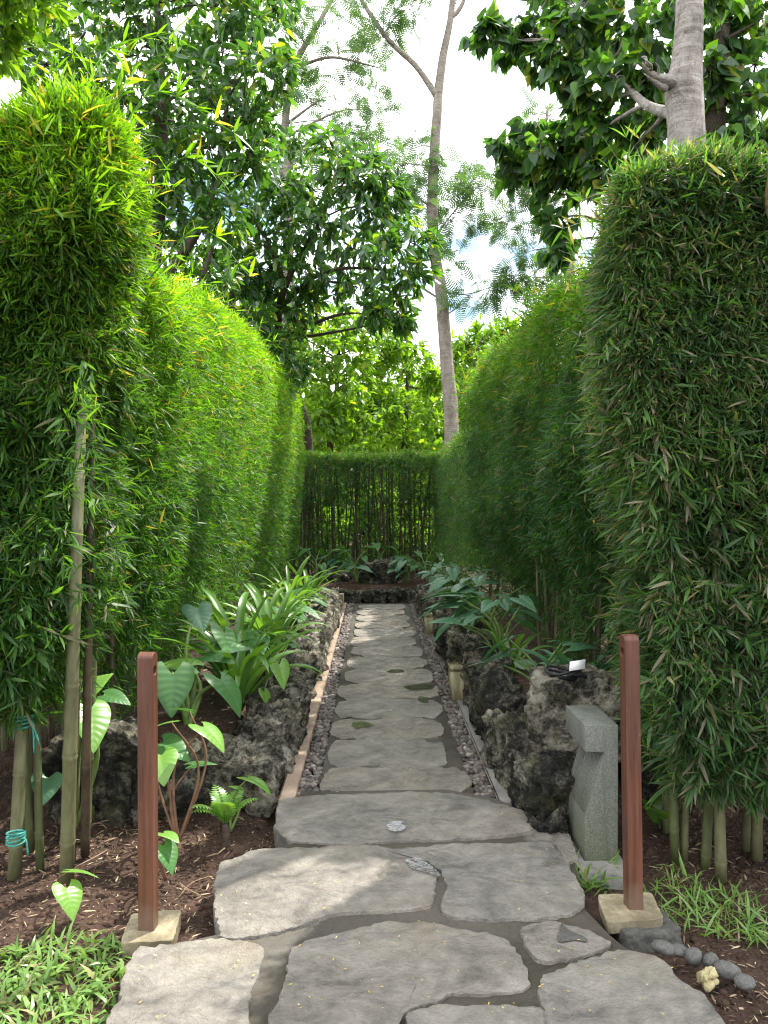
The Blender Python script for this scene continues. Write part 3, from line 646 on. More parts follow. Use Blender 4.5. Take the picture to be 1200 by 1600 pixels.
# ------------------------------------------------------------------ bamboo
def culm(t, p0, p1, r, mat='culm', bend=.03, seed=0, seg=10, mid=None):
    rg=np.random.default_rng(seed+900); p0=np.array(p0,float); p1=np.array(p1,float)
    L=np.linalg.norm(p1-p0); mid=(p0+p1)/2+np.array([rg.normal()*bend,rg.normal()*bend,0]) if mid is None else np.array(mid)
    pts=[];rad=[];nodes=int(L/.26); ph=rg.uniform(.05,.2)
    zs=[0.0]; ks=[1.0]
    z=ph
    while z<L:
        for dz,k in ((-.012,1.0),(-.004,1.13),(.002,.97),(.008,1.08),(.020,1.0)):
            zs.append(z+dz); ks.append(k)
        z+=rg.uniform(.22,.30)
    zs.append(L); ks.append(1.0)
    zs=np.clip(np.array(zs),0,L); u=zs/L
    P=(1-u)[:,None]**2*p0+2*(u*(1-u))[:,None]*mid+(u**2)[:,None]*p1
    keep=np.concatenate([[True],np.diff(zs)>1e-4]); P=P[keep]; rr_=np.array(ks)[keep]*r*(1-.45*u[keep])
    mb=MB(); tube(mb,P,rr_,seg); return mb.build('culm',M[mat],t)

def hedge_pts(rg, n, lo, hi, r, wts, bump=.10, depth=.10, seed=0, bias=None, top_round=None):
    """sample points on a rounded block; wts for (x-,x+,y-,y+,z+)"""
    lo=np.array(lo,float); hi=np.array(hi,float); d=hi-lo
    A=np.array([d[1]*d[2],d[1]*d[2],d[0]*d[2],d[0]*d[2],d[0]*d[1]])*np.array(wts); A/=A.sum()
    k=rg.choice(5,n,p=A); u=rg.uniform(size=(n,3))
    if bias: u[:,1]=u[:,1]**bias
    p=lo+u*d
    p[k==0,0]=lo[0]; p[k==1,0]=hi[0]; p[k==2,1]=lo[1]; p[k==3,1]=hi[1]; p[k==4,2]=hi[2]
    l2=lo+r; h2=hi-r; l2[2]=lo[2]-1
    q=np.clip(p,l2,h2); nn=nrm(p-q); s=q+nn*r
    s=s+nn*(bump*vn(s,1.6,seed)+bump*.6*vn(s,4.5,seed+2))[:,None]
    s=s-nn*(rg.exponential(depth,n))[:,None]
    return s,nn
def hedge_leaves(mb, rg, s, nn, nl, L0, L1, wr, tpl=BAMBOO, droop=.75, spread=.5, zfade=None, twig=.05, sway=(0,0,0)):
    if zfade:
        z0,z1,fl=zfade; keep=rg.uniform(size=len(s))<fl+(1-fl)*np.clip((s[:,2]-z0)/(z1-z0),0,1); s=s[keep]; nn=nn[keep]
    side=np.clip(1-nn[:,2],0,1); keep=rg.uniform(size=len(s))<np.clip(.80+.7*vn(s,2.1,9)+.4*vn(s,6,4)+(1-side),.42,1); s=s[keep]; nn=nn[keep]
    D=nn*.75+.55*rg.normal(size=s.shape)+np.array(sway)
    upn=np.clip(nn[:,2:3],0,1)
    D=D+np.array([0,0,1.])*(.25*upn)
    n=len(s); h=n//2
    dr=droop*(1-.75*upn[:,0])
    # two passes: drooping fans and outward sprays
    sprays(mb,tpl,s[:h],D[:h],nl,L0,L1,wr,spread,float(droop*.9),twig,rg)
    top=upn[h:,0]>.35
    sprays(mb,tpl,s[h:][top],D[h:][top],nl,L0,L1,wr,spread*.9,.12,twig,rg)
    sprays(mb,tpl,s[h:][~top],D[h:][~top],nl,L0,L1,wr,spread,float(droop*.55),twig,rg)
def shoots(mbL, mbS, rg, P, D, n_leaf, length, L):
    for p,d in zip(P,D):
        l=length*rg.uniform(.5,1.3); pts=spline([p,p+d*l*.55,p+d*l+np.array([0,0,-.12*l])+rg.normal(size=3)*.03],8)
        tube(mbS,pts,np.linspace(.0028,.001,8),4,False)
        k=rg.integers(2,8,n_leaf); O=pts[k]
        dd=nrm(d)[None]*.6+.75*rg.normal(size=(n_leaf,3))
        LL=rg.uniform(L*.7,L*1.3,n_leaf); leaves(mbL,BAMBOO,O,dd,np.array([0,0,1.])+.5*rg.normal(size=(n_leaf,3)),LL,LL*.13)

def interior(mb,rg,lo,hi,n,L0=.08,L1=.17):
    lo=np.array(lo,float); hi=np.array(hi,float); P=lo+rg.uniform(size=(n,3))*(hi-lo)
    d=rg.normal(size=P.shape); d[:,2]-=.4; L=rg.uniform(L0,L1,n); leaves(mb,DIAMOND,P,d,rg.normal(size=P.shape),L,L*.24)
def twiglets(mb,rg,s,nn,n):
    for k in rg.choice(len(s),n):
        p=s[k]-nn[k]*.12; d=nn[k]*rg.uniform(.12,.26)+rg.normal(size=3)*.09; tube(mb,[p,p+d*.5+[0,0,.01],p+d],[.0022,.0017,.0009],3,False)
HG='clipped bamboo hedges around the path'
# --- near left clump
rg=np.random.default_rng(101)
t=thing('bamboo_hedge','bamboo clump at the left edge, two bare culms and tied twine showing at its foot','bamboo hedge',(-1.9,3.5,-.07),HG)
mb=MB()
s,nn=hedge_pts(rg,46000,(-2.5,2.95,.62),(-1.02,3.85,3.06),.40,(.1,1.2,1.7,.4,1.1),.12,.08,1)
s[:,0]-=.14*np.clip(2.2-s[:,2],0,2)+.25*np.clip(s[:,1]-2.95,0,1)
twiglets(mb,rg,s,nn,900); interior(mb,rg,(-2.4,3.15,.9),(-1.42,3.75,2.85),12000)
hedge_leaves(mb,rg,s,nn,6,.025,.095,.11,zfade=(.6,1.5,.22),droop=.8,twig=.035)
k=np.where(s[:,2]<2.0)[0]; k=rg.permutation(k)[:2200]; hedge_leaves(mb,rg,s[k]+nn[k]*.05,nn[k],7,.06,.12,.125,zfade=(.6,1.1,.3),droop=.8,spread=.6)
mbs=mb; k=np.where((s[:,2]>2.5)&(s[:,0]>-2.2))[0][:150]
shoots(mb,mbs,rg,s[k],nrm(nn[k]+np.array([.25,0,.6])+.3*rg.normal(size=(len(k),3))),7,.24,.085)
for (a,b2,c2) in (((-1.2,3.4,2.9),(-1.0,3.5,3.35),(-.62,3.45,3.15)),((-1.15,3.6,2.8),(-.9,3.6,3.1),(-.66,3.5,2.95)),((-1.3,3.3,2.95),(-1.15,3.3,3.4),(-.85,3.3,3.5)),((-1.1,3.8,2.6),(-.85,3.8,2.85),(-.6,3.75,2.6))):
    pts=spline([a,b2,c2],10); tube(mbs,pts,np.linspace(.004,.0015,10),5,False)
    O=pts[rg.integers(3,10,26)]; d=rg.normal(size=(26,3))*.6+np.array([.6,0,.1]); LL=rg.uniform(.07,.13,26); leaves(mb,BAMBOO,O,d,np.array([0,0,1.])+.4*rg.normal(size=(26,3)),LL,LL*.15)
for q_ in range(46):
    y_=rg.uniform(560,960); p_=at(rg.uniform(100,160),y_,rg.uniform(2.74,2.9)); sprays(mb,BAMBOO,p_[None],rg.normal(size=(1,3))+[.3,-.3,-.3],6,.05,.10,.12,.5,.7,.05,rg)
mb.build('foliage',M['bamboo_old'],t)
culm(t,gr(104,1384,-.07),at(140,470,3.4),.029,'culm',.02,1,14,at(122,760,2.80))
culm(t,gr(133,1335,-.07),at(156,430,3.6),.020,'culm_dark',.02,2,10,at(142,760,2.86))
culm(t,gr(23,1372,-.07),at(62,600,3.4),.028,'culm',.02,3,14)
culm(t,gr(48,1330,-.07),at(40,700,3.3),.018,'culm_green',.03,4)
for q in range(26):
    x=rg.uniform(-2.6,-1.28); y=rg.uniform(3.3,4.1); culm(t,(x,y,-.08),(x+rg.normal()*.08,y+rg.normal()*.08,2.7),rg.uniform(.012,.024),('culm_dark','culm','culm_green')[q%3],.05,10+q,8)
# --- long left hedge
rg=np.random.default_rng(102)
t=thing('bamboo_hedge','long glowing bamboo hedge along the left side behind the lilies','bamboo hedge',(-1.95,8.8,.2),HG)
mb=MB()
s,nn=hedge_pts(rg,56000,(-2.5,4.2,.35),(-1.19,13.3,3.40),.40,(.22,1.25,.6,.35,1.2),.04,.10,2,bias=1.35)
s[:,0]-=.16*np.clip(1.7-s[:,2],0,2); s[:,2]-=.50*(1-sstep(4.0,8.0,s[:,1]))*np.clip(s[:,2]/3,0,1)
twiglets(mb,rg,s,nn,900); interior(mb,rg,(-2.4,4.4,.6),(-1.50,13.5,3.0),26000)
hedge_leaves(mb,rg,s,nn,5,.04,.10,.095,zfade=(.4,1.0,.4),droop=.6,sway=(.15,-.1,0),twig=.04)
mbs=mb; k=np.where((s[:,2]>2.6)&(s[:,0]>-2.2))[0][:260]
shoots(mb,mbs,rg,s[k],nrm(nn[k]+np.array([.2,0,.45])+.3*rg.normal(size=(len(k),3))),7,.25,.085)
k=rg.choice(len(s),260); k=k[s[k,2]<2.9]; shoots(mb,mbs,rg,s[k],nrm(nn[k]+np.array([.1,-.2,-.1])+.35*rg.normal(size=(len(k),3))),8,.20,.085)
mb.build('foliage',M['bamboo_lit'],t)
for q in range(64):
    y=4.3+9.5*rg.uniform()**1.3; x=rg.uniform(-2.3,-1.42); culm(t,(x,y,.15),(x+rg.normal()*.1,y+rg.normal()*.1,2.8),rg.uniform(.011,.022),('culm_dark','culm','culm_dark')[q%3],.05,100+q,7)
# --- far hedge that curves round the end of the path
rg=np.random.default_rng(103)
t=thing('bamboo_hedge','low far bamboo hedge closing the path, thin dark culms showing under a leafy top','bamboo hedge',(0,13.8,.2),HG)
mb=MB()
s,nn=hedge_pts(rg,14000,(-2.6,13.45,1.45),(1.6,14.35,2.36),.25,(.1,.1,1.2,.5,1.6),.05,.10,3)
hedge_leaves(mb,rg,s,nn,6,.05,.10,.10,DIAMOND,zfade=(1.4,1.75,.5),droop=.7)
s,nn=hedge_pts(rg,5200,(-2.6,13.5,.3),(1.4,14.3,1.8),.2,(0,0,1,.6,0),.05,.2,3)
hedge_leaves(mb,rg,s,nn,5,.06,.12,.11,DIAMOND,droop=.7); interior(mb,rg,(-2.5,13.6,.3),(1.3,14.2,1.9),2300)
s,nn=hedge_pts(rg,15000,(1.15,9.0,.3),(2.0,14.2,2.46),.3,(1.3,.1,.6,.3,1.5),.06,.12,4)
interior(mb,rg,(1.4,9.2,.6),(1.9,14,2.2),6000)
hedge_leaves(mb,rg,s,nn,5,.05,.10,.10,DIAMOND,zfade=(.3,1.2,.5),droop=.7)
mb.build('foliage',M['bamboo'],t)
for q in range(92):
    x=-2.6+3.9*(q+rg.uniform(-.6,.6))/92; y=rg.uniform(13.5,14.2); culm(t,(x,y,.15),(x+rg.normal()*.12,y,2.15),rg.uniform(.012,.026),('culm_dark','culm_dark','culm_dark','culm_green')[q%4],.06,300+q,7)
# --- right hedge
rg=np.random.default_rng(104)
t=thing('bamboo_hedge','shaded bamboo hedge on the right side behind the bluish leaved plants','bamboo hedge',(1.8,7.4,.2),HG)
mb=MB()
s,nn=hedge_pts(rg,40000,(1.14,4.3,.30),(2.4,9.5,3.02),.50,(1.25,.1,.5,.8,1.2),.10,.10,5,bias=1.2)
s[:,0]+=.30*np.clip(1.5-s[:,2],0,2)
twiglets(mb,rg,s,nn,600); interior(mb,rg,(1.55,4.6,.6),(2.3,9.2,2.6),18000)
hedge_leaves(mb,rg,s,nn,5,.04,.10,.095,zfade=(.4,1.3,.35),droop=.75,sway=(-.15,-.1,0),twig=.04)
mbs=mb; k=np.where((s[:,2]>2.5)&(s[:,0]<1.9))[0][:160]
shoots(mb,mbs,rg,s[k],nrm(nn[k]+np.array([-.1,0,.45])+.3*rg.normal(size=(len(k),3))),7,.25,.085)
k=rg.choice(len(s),200); shoots(mb,mbs,rg,s[k],nrm(nn[k]+np.array([0,-.1,-.1])+.35*rg.normal(size=(len(k),3))),8,.18,.085)
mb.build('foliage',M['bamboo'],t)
for q in range(60):
    y=4.5+4.8*rg.uniform()**1.2; x=rg.uniform(1.36,2.1); culm(t,(x,y,.15),(x+rg.normal()*.1,y+rg.normal()*.1,2.6),rg.uniform(.012,.024),('culm_dark','culm','culm_green')[q%3],.05,400+q,7)
# --- near right clump
rg=np.random.default_rng(105)
t=thing('bamboo_hedge','bamboo clump at the right edge with dry tan leaves and thick bare culms','bamboo hedge',(1.95,3.6,-.07),HG)
mb=MB()
s,nn=hedge_pts(rg,50000,(.96,3.0,.30),(2.6,4.0,2.84),.13,(1.2,.1,1.6,.3,1.1),.06,.08,6)
s[:,0]+=.14*np.clip(2.1-s[:,2],0,2)+.25*np.clip(s[:,1]-3.0,0,1.2)
twiglets(mb,rg,s,nn,900); interior(mb,rg,(1.40,3.25,.9),(2.4,3.9,2.7),12000)
hedge_leaves(mb,rg,s,nn,6,.025,.095,.11,zfade=(.2,1.0,.25),droop=.95,twig=.035)
k=np.where(s[:,2]<1.9)[0]; k=rg.permutation(k)[:2600]; hedge_leaves(mb,rg,s[k]+nn[k]*.05,nn[k],7,.06,.125,.125,zfade=(.2,.7,.35),droop=.9,spread=.6)
mbs=mb; k=np.where((s[:,2]>2.4)&(s[:,0]<2.4))[0][:120]
shoots(mb,mbs,rg,s[k],nrm(nn[k]+np.array([-.1,0,.5])+.3*rg.normal(size=(len(k),3))),7,.22,.08)
k=rg.choice(len(s),140); shoots(mb,mbs,rg,s[k],nrm(nn[k]+np.array([0,-.1,-.2])+.35*rg.normal(size=(len(k),3))),8,.16,.075)
mb.build('foliage',M['bamboo_dry'],t)
culm(t,gr(1133,1384,-.07),at(1120,640,3.1),.024,'culm',.02,501,14)
culm(t,gr(1060,1358,-.07),at(1052,700,3.15),.021,'culm_green',.02,502,12)
culm(t,gr(1074,1354,-.07),at(1085,700,3.2),.017,'culm',.02,503,12)
culm(t,gr(1108,1365,-.07),at(1106,700,3.25),.021,'culm_green',.02,504,12)
culm(t,gr(1190,1350,-.07),at(1196,700,3.3),.024,'culm',.02,505,12)
culm(t,gr(1172,1335,-.07),at(1160,700,3.4),.018,'culm',.02,506,12)
for q in range(30):
    x=rg.uniform(1.35,2.6); y=rg.uniform(3.45,4.25); culm(t,(x,y,-.08),(x+rg.normal()*.08,y+rg.normal()*.08,2.5),rg.uniform(.012,.024),('culm','culm_green','culm_dark')[q%3],.05,510+q,8)
# twine ties on the left culm
def tie(c,r,label,tails,seed):
    t=thing('twine_tie',label,'twine',c,'green twine ties on a bamboo culm'); rg=np.random.default_rng(seed); mb=MB()
    for k in range(4):
        th=np.linspace(0,2*math.pi,21); tube(mb,np.c_[c[0]+r*np.cos(th),c[1]+r*np.sin(th),c[2]+.011*k-.018+.006*np.sin(th+k)],.0045,6)
    mb.build('wrap',M['twine'],t); mb=MB()
    for k in range(tails):
        tube(mb,spline([(c[0]+r*.8,c[1]-r*.6,c[2]),(c[0]+r+.02,c[1]-r,c[2]-.01*k),(c[0]+r+.02+.03*rg.uniform(),c[1]-r,c[2]-.06-.03*k)],8),.0035,5)
    mb.build('loose_end',M['twine'],t)
tie(at(37,1124,3.07),.036,'green twine wrapped round the left culm at knee height, ends hanging',3,1)
tie(at(26,1306,3.07),.034,'thin green twine tied low round the left culm near the soil',1,2)
# dead leaf caught in the right clump
v,u=np.meshgrid(np.linspace(-1,1,9),np.linspace(0,1,12)); hw=.05*np.sin(np.pi*np.clip(u*.9+.06,0,1))**.8
c=at(1203,292,2.90); mb=MB(); a=1.1*v
mb.add(np.stack([c[0]+hw*np.sin(a)*1.1+.03*np.sin(u*3),c[1]-.03+hw*(1-np.cos(a))*1.2-.03*u,c[2]+.03-u*.21+.012*np.sin(v*4+u*5)],-1).reshape(-1,3),[[i*9+j,i*9+j+1,i*9+j+10,i*9+j+9] for i in range(11) for j in range(8)])
o=mb.build('dead_leaf',M['dead']); o.modifiers.new('thick','SOLIDIFY').thickness=.002; tag(recenter(o),'large curled brown dead leaf caught high in the right bamboo clump','leaf')

# ------------------------------------------------------------------ trees
def tree(name,label,base,trunk,clumps,leaf,tm,lm,n_sp,nl,L0,L1,wr,spread,droop,seed,group=None,limbs=(),twr=1.0,flat=.75,extra=None,lf=True):
    rg=np.random.default_rng(seed); t=thing(name,label,'tree',base,group)
    mb=MB(); TP=spline([p for p,r in trunk],36); TR=np.interp(np.linspace(0,1,36),np.linspace(0,1,len(trunk)),[r for p,r in trunk])
    tube(mb,TP+np.c_[.012*vn(TP,3)*(TR>.03),.012*vn(TP,3,2)*(TR>.03),0*TR],TR,12)
    nodes=[(p,r) for p,r in zip(TP,TR)]
    for L in limbs:
        lp=spline([p for p,r in L],20); lr_=np.interp(np.linspace(0,1,20),np.linspace(0,1,len(L)),[r for p,r in L]); tube(mb,lp,lr_,8); nodes+=[(p,r) for p,r in zip(lp,lr_)]
    cm=MB(); NP=np.array([p for p,r in nodes])
    for c,r in clumps:
        c=np.array(c,float); rr3=np.array([r,r,r*flat]) if np.isscalar(r) else np.array(r)
        dz=NP[:,2]-(c[2]-.15); j=np.argmin(np.linalg.norm(NP-c,axis=1)+np.where(dz>0,2.0*dz,0))
        a=NP[j]; ln=np.linalg.norm(c-a); 
        if ln>.05:
            mid=(a+c)/2+rg.normal(size=3)*.10*ln+np.array([0,0,.06*ln])
            lp=spline([a,mid,c],12); r0=min(nodes[j][1]*.6,.012+.016*ln)*twr; tube(mb,lp,np.linspace(r0,.006*twr,12),6)
        m=n_sp if np.isscalar(n_sp) else rg.integers(*n_sp)
        d=nrm(rg.normal(size=(m,3))); P=c+d*rr3*(rg.uniform(size=(m,1))**.42)
        for k in range(min(m,11)):
            q=spline([c,(c+P[k])/2+rg.normal(size=3)*.04,P[k]],6); tube(mb,q,np.linspace(.006*twr,.0022*twr,6),4,False)
        D=nrm(P-c)+.5*rg.normal(size=P.shape)
        sprays(cm,leaf,P,D,nl,L0,L1,wr,spread,droop,L0*.8,rg)
    mb.build('trunk',M[tm],t); cm.build('crown',M[lm],t)
    if extra: extra(t)
    return t
def cl(lst,rg_seed,Y,jit=.6):
    rg=np.random.default_rng(rg_seed); out=[]
    for e in lst:
        px,py,r=e[:3]; y=(e[3] if len(e)>3 else Y)+rg.uniform(-jit,jit); out.append((at(px,py,y),r*y/F))
    return out
TG='trees standing beyond the hedges'
# dark glossy tree, upper left
Y0=9.0; A=cl([(20,70,55),(70,30,60),(80,110,55),(140,60,60),(150,130,50),(200,20,60),(220,95,60),(215,170,55),(270,50,60),(290,130,60),(275,200,55),(340,20,60),(350,90,55),(350,165,55),(330,235,55),(400,50,55),(415,120,45),(400,190,45),(385,250,45),(270,270,50),(310,310,50),(350,340,45),(250,340,45),(290,390,45),(230,230,45),(150,-40,70),(260,-50,70),(380,-50,60),(60,-50,70),(430,0,40),(330,430,40),(180,210,40)],1,Y0,.8)
tree('glossy_tree','tall dark glossy-leaved tree behind the left bamboo, filling the upper left',(-2.9,Y0,-.07),[((-2.9,Y0,-.1),.15),((-2.85,Y0,2),.13),((-2.6,Y0,4.0),.11),((-2.45,Y0,5.6),.07),((-2.5,Y0,7.3),.03)],A,BROAD,'bark_dark','dark_leaf',56,5,.09,.21,.36,.75,.45,21,TG,
     limbs=[[((-2.65,Y0,3.8),.07),((-1.9,Y0-.2,4.8),.045),((-1.6,Y0-.3,6.2),.02)],[((-2.5,Y0,4.6),.06),((-3.4,Y0,5.6),.04),((-4.0,Y0,6.8),.02)],[((-2.75,Y0,3.0),.06),((-2.1,Y0-.2,3.7),.04),((-1.8,Y0-.3,4.4),.02)]])
# second dark tree, centre left, hanging leaf tips
Y1=11.0; A=cl([(400,310,45),(440,285,45),(490,300,45),(540,285,40),(570,330,45),(610,340,42),(640,380,38),(600,400,42),(640,430,35),(610,465,32),(550,390,45),(500,360,45),(450,350,45),(410,380,45),(460,420,42),(510,430,42),(560,450,36),(420,450,40),(400,420,40),(530,240,35),(575,265,32),(370,380,40),(440,500,35),(480,470,34),(360,460,40),(470,230,34),(600,300,30),(625,500,14),(585,490,18),(390,500,36),(430,540,36),(400,560,36),(455,570,30),(350,500,36),(380,440,40),(425,600,30)],2,Y1,.6)
tree('glossy_tree','dark drooping-leaved tree over the middle of the path, left of the slim trunk',(-1.0,13.2+2,-.07),[(at(478,760,15.2)*[1,1,0]+[0,0,-.1],.13),(at(480,690,14.5),.11),(at(455,600,12.8),.085),(at(435,510,11.6),.06),(at(450,440,11),.045),(at(490,370,11),.03),(at(520,290,11),.015)],A,BROAD,'bark_dark','dark_leaf',40,5,.11,.24,.33,.6,.85,22,TG,
     limbs=[[(at(440,480,11.3),.04),(at(500,430,11),.03),(at(570,420,11),.02),(at(620,430,11),.01)],[(at(448,450,11),.04),(at(420,380,10.8),.02)]])
# sunlit trees behind the far hedge
A=cl([(420,480,40),(400,540,45),(430,560,45),(450,520,45),(500,540,45),(540,560,45),(480,590,45),(530,610,45),(570,600,40),(500,650,40),(550,660,40),(470,660,40),(560,520,35),(520,500,35),(590,640,35),(450,600,40),(520,700,45),(460,720,45),(570,720,45),(500,780,50),(560,800,50),(590,560,26)],3,18.5,1.2)
tree('sunlit_tree','sunny yellow-green tree behind the far hedge, left part',(-1.0,18.5,-.1),[((-1.0,18.5,-.1),.12),((-1.1,18.5,2),.10),((-.9,18.5,4),.06),((-.8,18.5,5.4),.03)],A,BROAD,'bark_dark','bright_leaf',75,6,.14,.24,.42,.75,.4,23,TG)
A=cl([(600,590,40),(640,560,38),(660,600,40),(620,640,40),(670,650,38),(640,690,36),(590,680,36),(620,540,30),(685,590,24),(600,740,45),(650,760,45),(690,720,45),(640,820,50)],4,20.5,1.2)
tree('sunlit_tree','sunlit leafy tree behind the far hedge, just left of the slim trunk',(.9,20.5,-.1),[((.9,20.5,-.1),.12),((.8,20.5,2),.10),((.9,20.5,4),.06),((.9,20.5,5.2),.03)],A,BROAD,'bark_dark','bright_leaf',75,6,.14,.24,.42,.75,.4,24,TG)
A=cl([(730,540,35),(760,525,32),(745,585,38),(720,620,34),(780,570,36),(790,520,24),(735,660,36),(790,630,36),(770,690,40),(715,560,20)],5,19,1.0)
tree('sunlit_tree','bright green tree between the slim trunk and the right hedge',(2.5,19,-.1),[((2.5,19,-.1),.12),((2.45,19,2),.09),((2.4,19,4),.06),((2.6,19,5.4),.03)],A,BROAD,'bark_dark','bright_leaf',75,6,.14,.22,.40,.75,.4,25,TG)
for q,(x,y,h) in enumerate([(-2.2,16.2,1.5),(-1.2,15.8,1.3),(-.2,16.4,1.6),(.7,15.9,1.3),(1.6,16.3,1.6)]):
    rg=np.random.default_rng(600+q); A=[((x+rg.normal()*.35,y+rg.normal()*.3,rg.uniform(.35,h)),.42) for k in range(9)]
    tree('shrub',('leafy green shrub seen between the far culms, leftmost of the row','leafy shrub behind the far hedge, above the low dark boulder','leafy green shrub behind the far hedge, above the big dark boulder','leafy shrub behind the far hedge, right of the big dark boulder','leafy green shrub seen between the far culms, rightmost of the row')[q],(x,y,-.08),[((x,y,-.1),.03),((x,y,h*.5),.025),((x,y,h),.01)],A,BROAD,'bark_dark','bright_leaf',60,5,.10,.18,.42,.75,.4,610+q,'shrubs behind the far hedge')
# corner tree with fresh leaves
A=cl([(10,30,40),(45,10,40),(70,-20,45),(-30,60,50),(0,90,30),(20,-40,50),(-60,0,60)],6,6.0,.3)
tree('fresh_leaved_tree','tree with fresh light green leaves in the top left corner',(-3.6,6.2,-.07),[((-3.6,6.2,-.1),.08),((-3.5,6.2,2.5),.07),((-3.2,6.1,4.2),.05),((-2.9,6.0,5.4),.02)],A,BROAD,'bark_grey','bright_leaf',26,6,.10,.17,.42,.7,.45,26,TG)
# slim tree in the middle with feathery leaves
Y2=15.0
A=cl([(640,235,38),(620,270,36),(655,290,34),(715,300,32),(745,315,36),(775,285,30),(700,350,30),(735,345,30),(690,405,20),(650,260,28),(735,465,28),(765,455,24),(800,440,20),(610,310,26),(640,330,26),(720,275,26),(665,320,22)],7,Y2,.7)
A2=cl([(600,25,36),(570,10,36),(640,20,30),(655,-30,50),(730,-30,50),(590,60,26)],8,Y2,.6)
tree('slim_tree','slim grey forked trunk with sparse feathery leaves in the middle of the sky',(at(706,900,Y2)*[1,1,0]+[0,0,-.1]),
     [(at(706,900,Y2)*[1,1,0]+[0,0,-.1],.155),(at(705,655,Y2),.140),(at(697,560,Y2),.130),(at(688,450,Y2),.115),(at(676,370,Y2),.105),(at(678,250,Y2),.100),(at(684,160,Y2),.092),(at(690,100,Y2),.080),(at(703,35,Y2),.062),(at(716,-80,Y2),.04)],A+A2,FEATHER,'bark_grey','feather',12,3,.24,.42,.95,.7,.35,27,TG,
     limbs=[[(at(683,155,Y2),.07),(at(650,108,Y2),.055),(at(605,65,Y2),.05),(at(555,-10,Y2),.04),(at(530,-60,Y2),.02)],[(at(702,35,Y2),.05),(at(722,10,Y2),.04),(at(740,-60,Y2),.02)],[(at(690,470,Y2),.02),(at(650,445,Y2),.025),(at(640,443,Y2),.018)],[(at(680,370,Y2),.02),(at(715,325,Y2),.014),(at(750,290,Y2),.008)],[(at(686,455,Y2),.02),(at(730,460,Y2),.012),(at(790,440,Y2),.006)]],twr=.7,flat=.6)
# feathery tree upper left of the slim one
A=cl([(480,20,40),(530,50,36),(455,70,36),(510,110,34),(560,100,30),(590,95,24),(480,160,36),(530,180,34),(575,175,30),(500,230,36),(550,235,32),(450,130,30),(440,20,36),(500,-30,50),(580,140,24),(470,270,30),(590,220,24),(560,200,26),(410,200,34),(420,260,34)],9,17,.8)
tree('feathery_tree','pale feathery tree with thin curving branches between the dark trees and the slim trunk',(at(440,900,17)*[1,1,0]+[0,0,-.1]),
     [(at(440,900,17)*[1,1,0]+[0,0,-.1],.15),(at(450,500,17),.13),(at(452,280,17),.11),(at(447,200,17),.09),(at(462,110,17),.07),(at(500,40,17),.05),(at(540,-30,17),.03)],A,FEATHER,'bark_grey','feather',11,3,.26,.44,.95,.7,.35,28,TG,
     limbs=[[(at(452,280,17),.07),(at(408,250,17),.06),(at(405,200,17),.05)],[(at(465,110,17),.04),(at(520,95,17),.03),(at(590,110,17),.015)],[(at(447,200,17),.04),(at(500,160,17),.02)]],twr=.7,flat=.6)
# feathery tree far right
A=cl([(840,190,32),(870,170,30),(860,230,30),(825,220,26),(830,270,28),(800,300,24),(850,300,28),(880,260,26),(800,250,18),(820,330,22),(870,340,24),(800,360,16),(870,410,26),(840,440,24),(800,430,18),(820,395,16)],10,14,.8)
tree('feathery_tree','small feathery tree behind the right hedge, leaning pale trunk',(at(905,900,14)*[1,1,0]+[0,0,-.1]),
     [(at(905,900,14)*[1,1,0]+[0,0,-.1],.12),(at(895,480,14),.10),(at(880,400,14),.085),(at(856,310,14),.07),(at(850,230,14),.04),(at(855,170,14),.02)],A,FEATHER,'bark_grey','feather',11,3,.22,.38,.95,.7,.35,29,TG,twr=.7,flat=.6)
# large heart-leaved tree with the pale trunk, upper right
Y3=5.6
A=cl([(765,55,26,7.5),(800,70,30,7.5),(840,55,34,7.3),(880,60,38,7),(880,115,30,7),(925,80,40,6.8),(960,120,40,6.6),(920,150,32,6.8),(970,45,42,6.4),(1000,180,36,6.4),(900,15,36,6.8),(1015,60,40,6.2),(1020,120,34,6.2),(950,200,34,6.8),(990,230,32,6.8),(850,100,26,7.2),
      (960,-40,50,6.6),(1040,-40,50,6.2),(880,-30,44,7),(1120,-30,50,6),(1020,200,34,6.8)],11,6,.25)
def stub(t):
    mb=MB(); p=spline([at(1052,130,Y3-.05),at(1030,122,Y3-.12),at(1004,100,Y3-.2)],10); tube(mb,p+rng.normal(size=p.shape)*.011,np.array([.062,.05,.047,.034,.036,.026,.024,.014,.013,.002]),9)
    for q_ in range(5):
        a_=p[5+q_%4]; tube(mb,spline([a_,a_+rng.normal(size=3)*.02+[-.03,-.02,.02],a_+rng.normal(size=3)*.03+[-.07,-.03,.045]],5),np.array([.014,.010,.008,.005,.001]),5)
    p=spline([at(1040,140,Y3-.08),at(1022,128,Y3-.12),at(1008,118,Y3-.15)],6); tube(mb,p,np.linspace(.03,.004,6),6)
    mb.build('broken_stub',M['bark_pale'],t)
tree('pale_trunk_tree','big-leaved tree with a thick pale trunk and broken stub at the upper right',(at(1076,900,Y3)*[1,1,0]+[0,0,-.07]),
     [(at(1082,900,Y3)*[1,1,0]+[0,0,-.1],.16),(at(1078,400,Y3),.145),(at(1076,240,Y3),.135),(at(1074,190,Y3),.130),(at(1068,140,Y3),.135),(at(1072,90,Y3),.108),(at(1076,0,Y3),.095),(at(1080,-120,Y3),.085),(at(1070,-260,Y3),.06)],A,HEART,'bark_pale','heart_leaf',21,4,.095,.165,.80,.6,1.4,30,TG,
     limbs=[[(at(1060,180,Y3),.05),(at(1010,165,Y3+.4),.035),(at(960,120,6.6),.025),(at(880,70,7),.014),(at(790,65,7.5),.008)]],extra=stub)
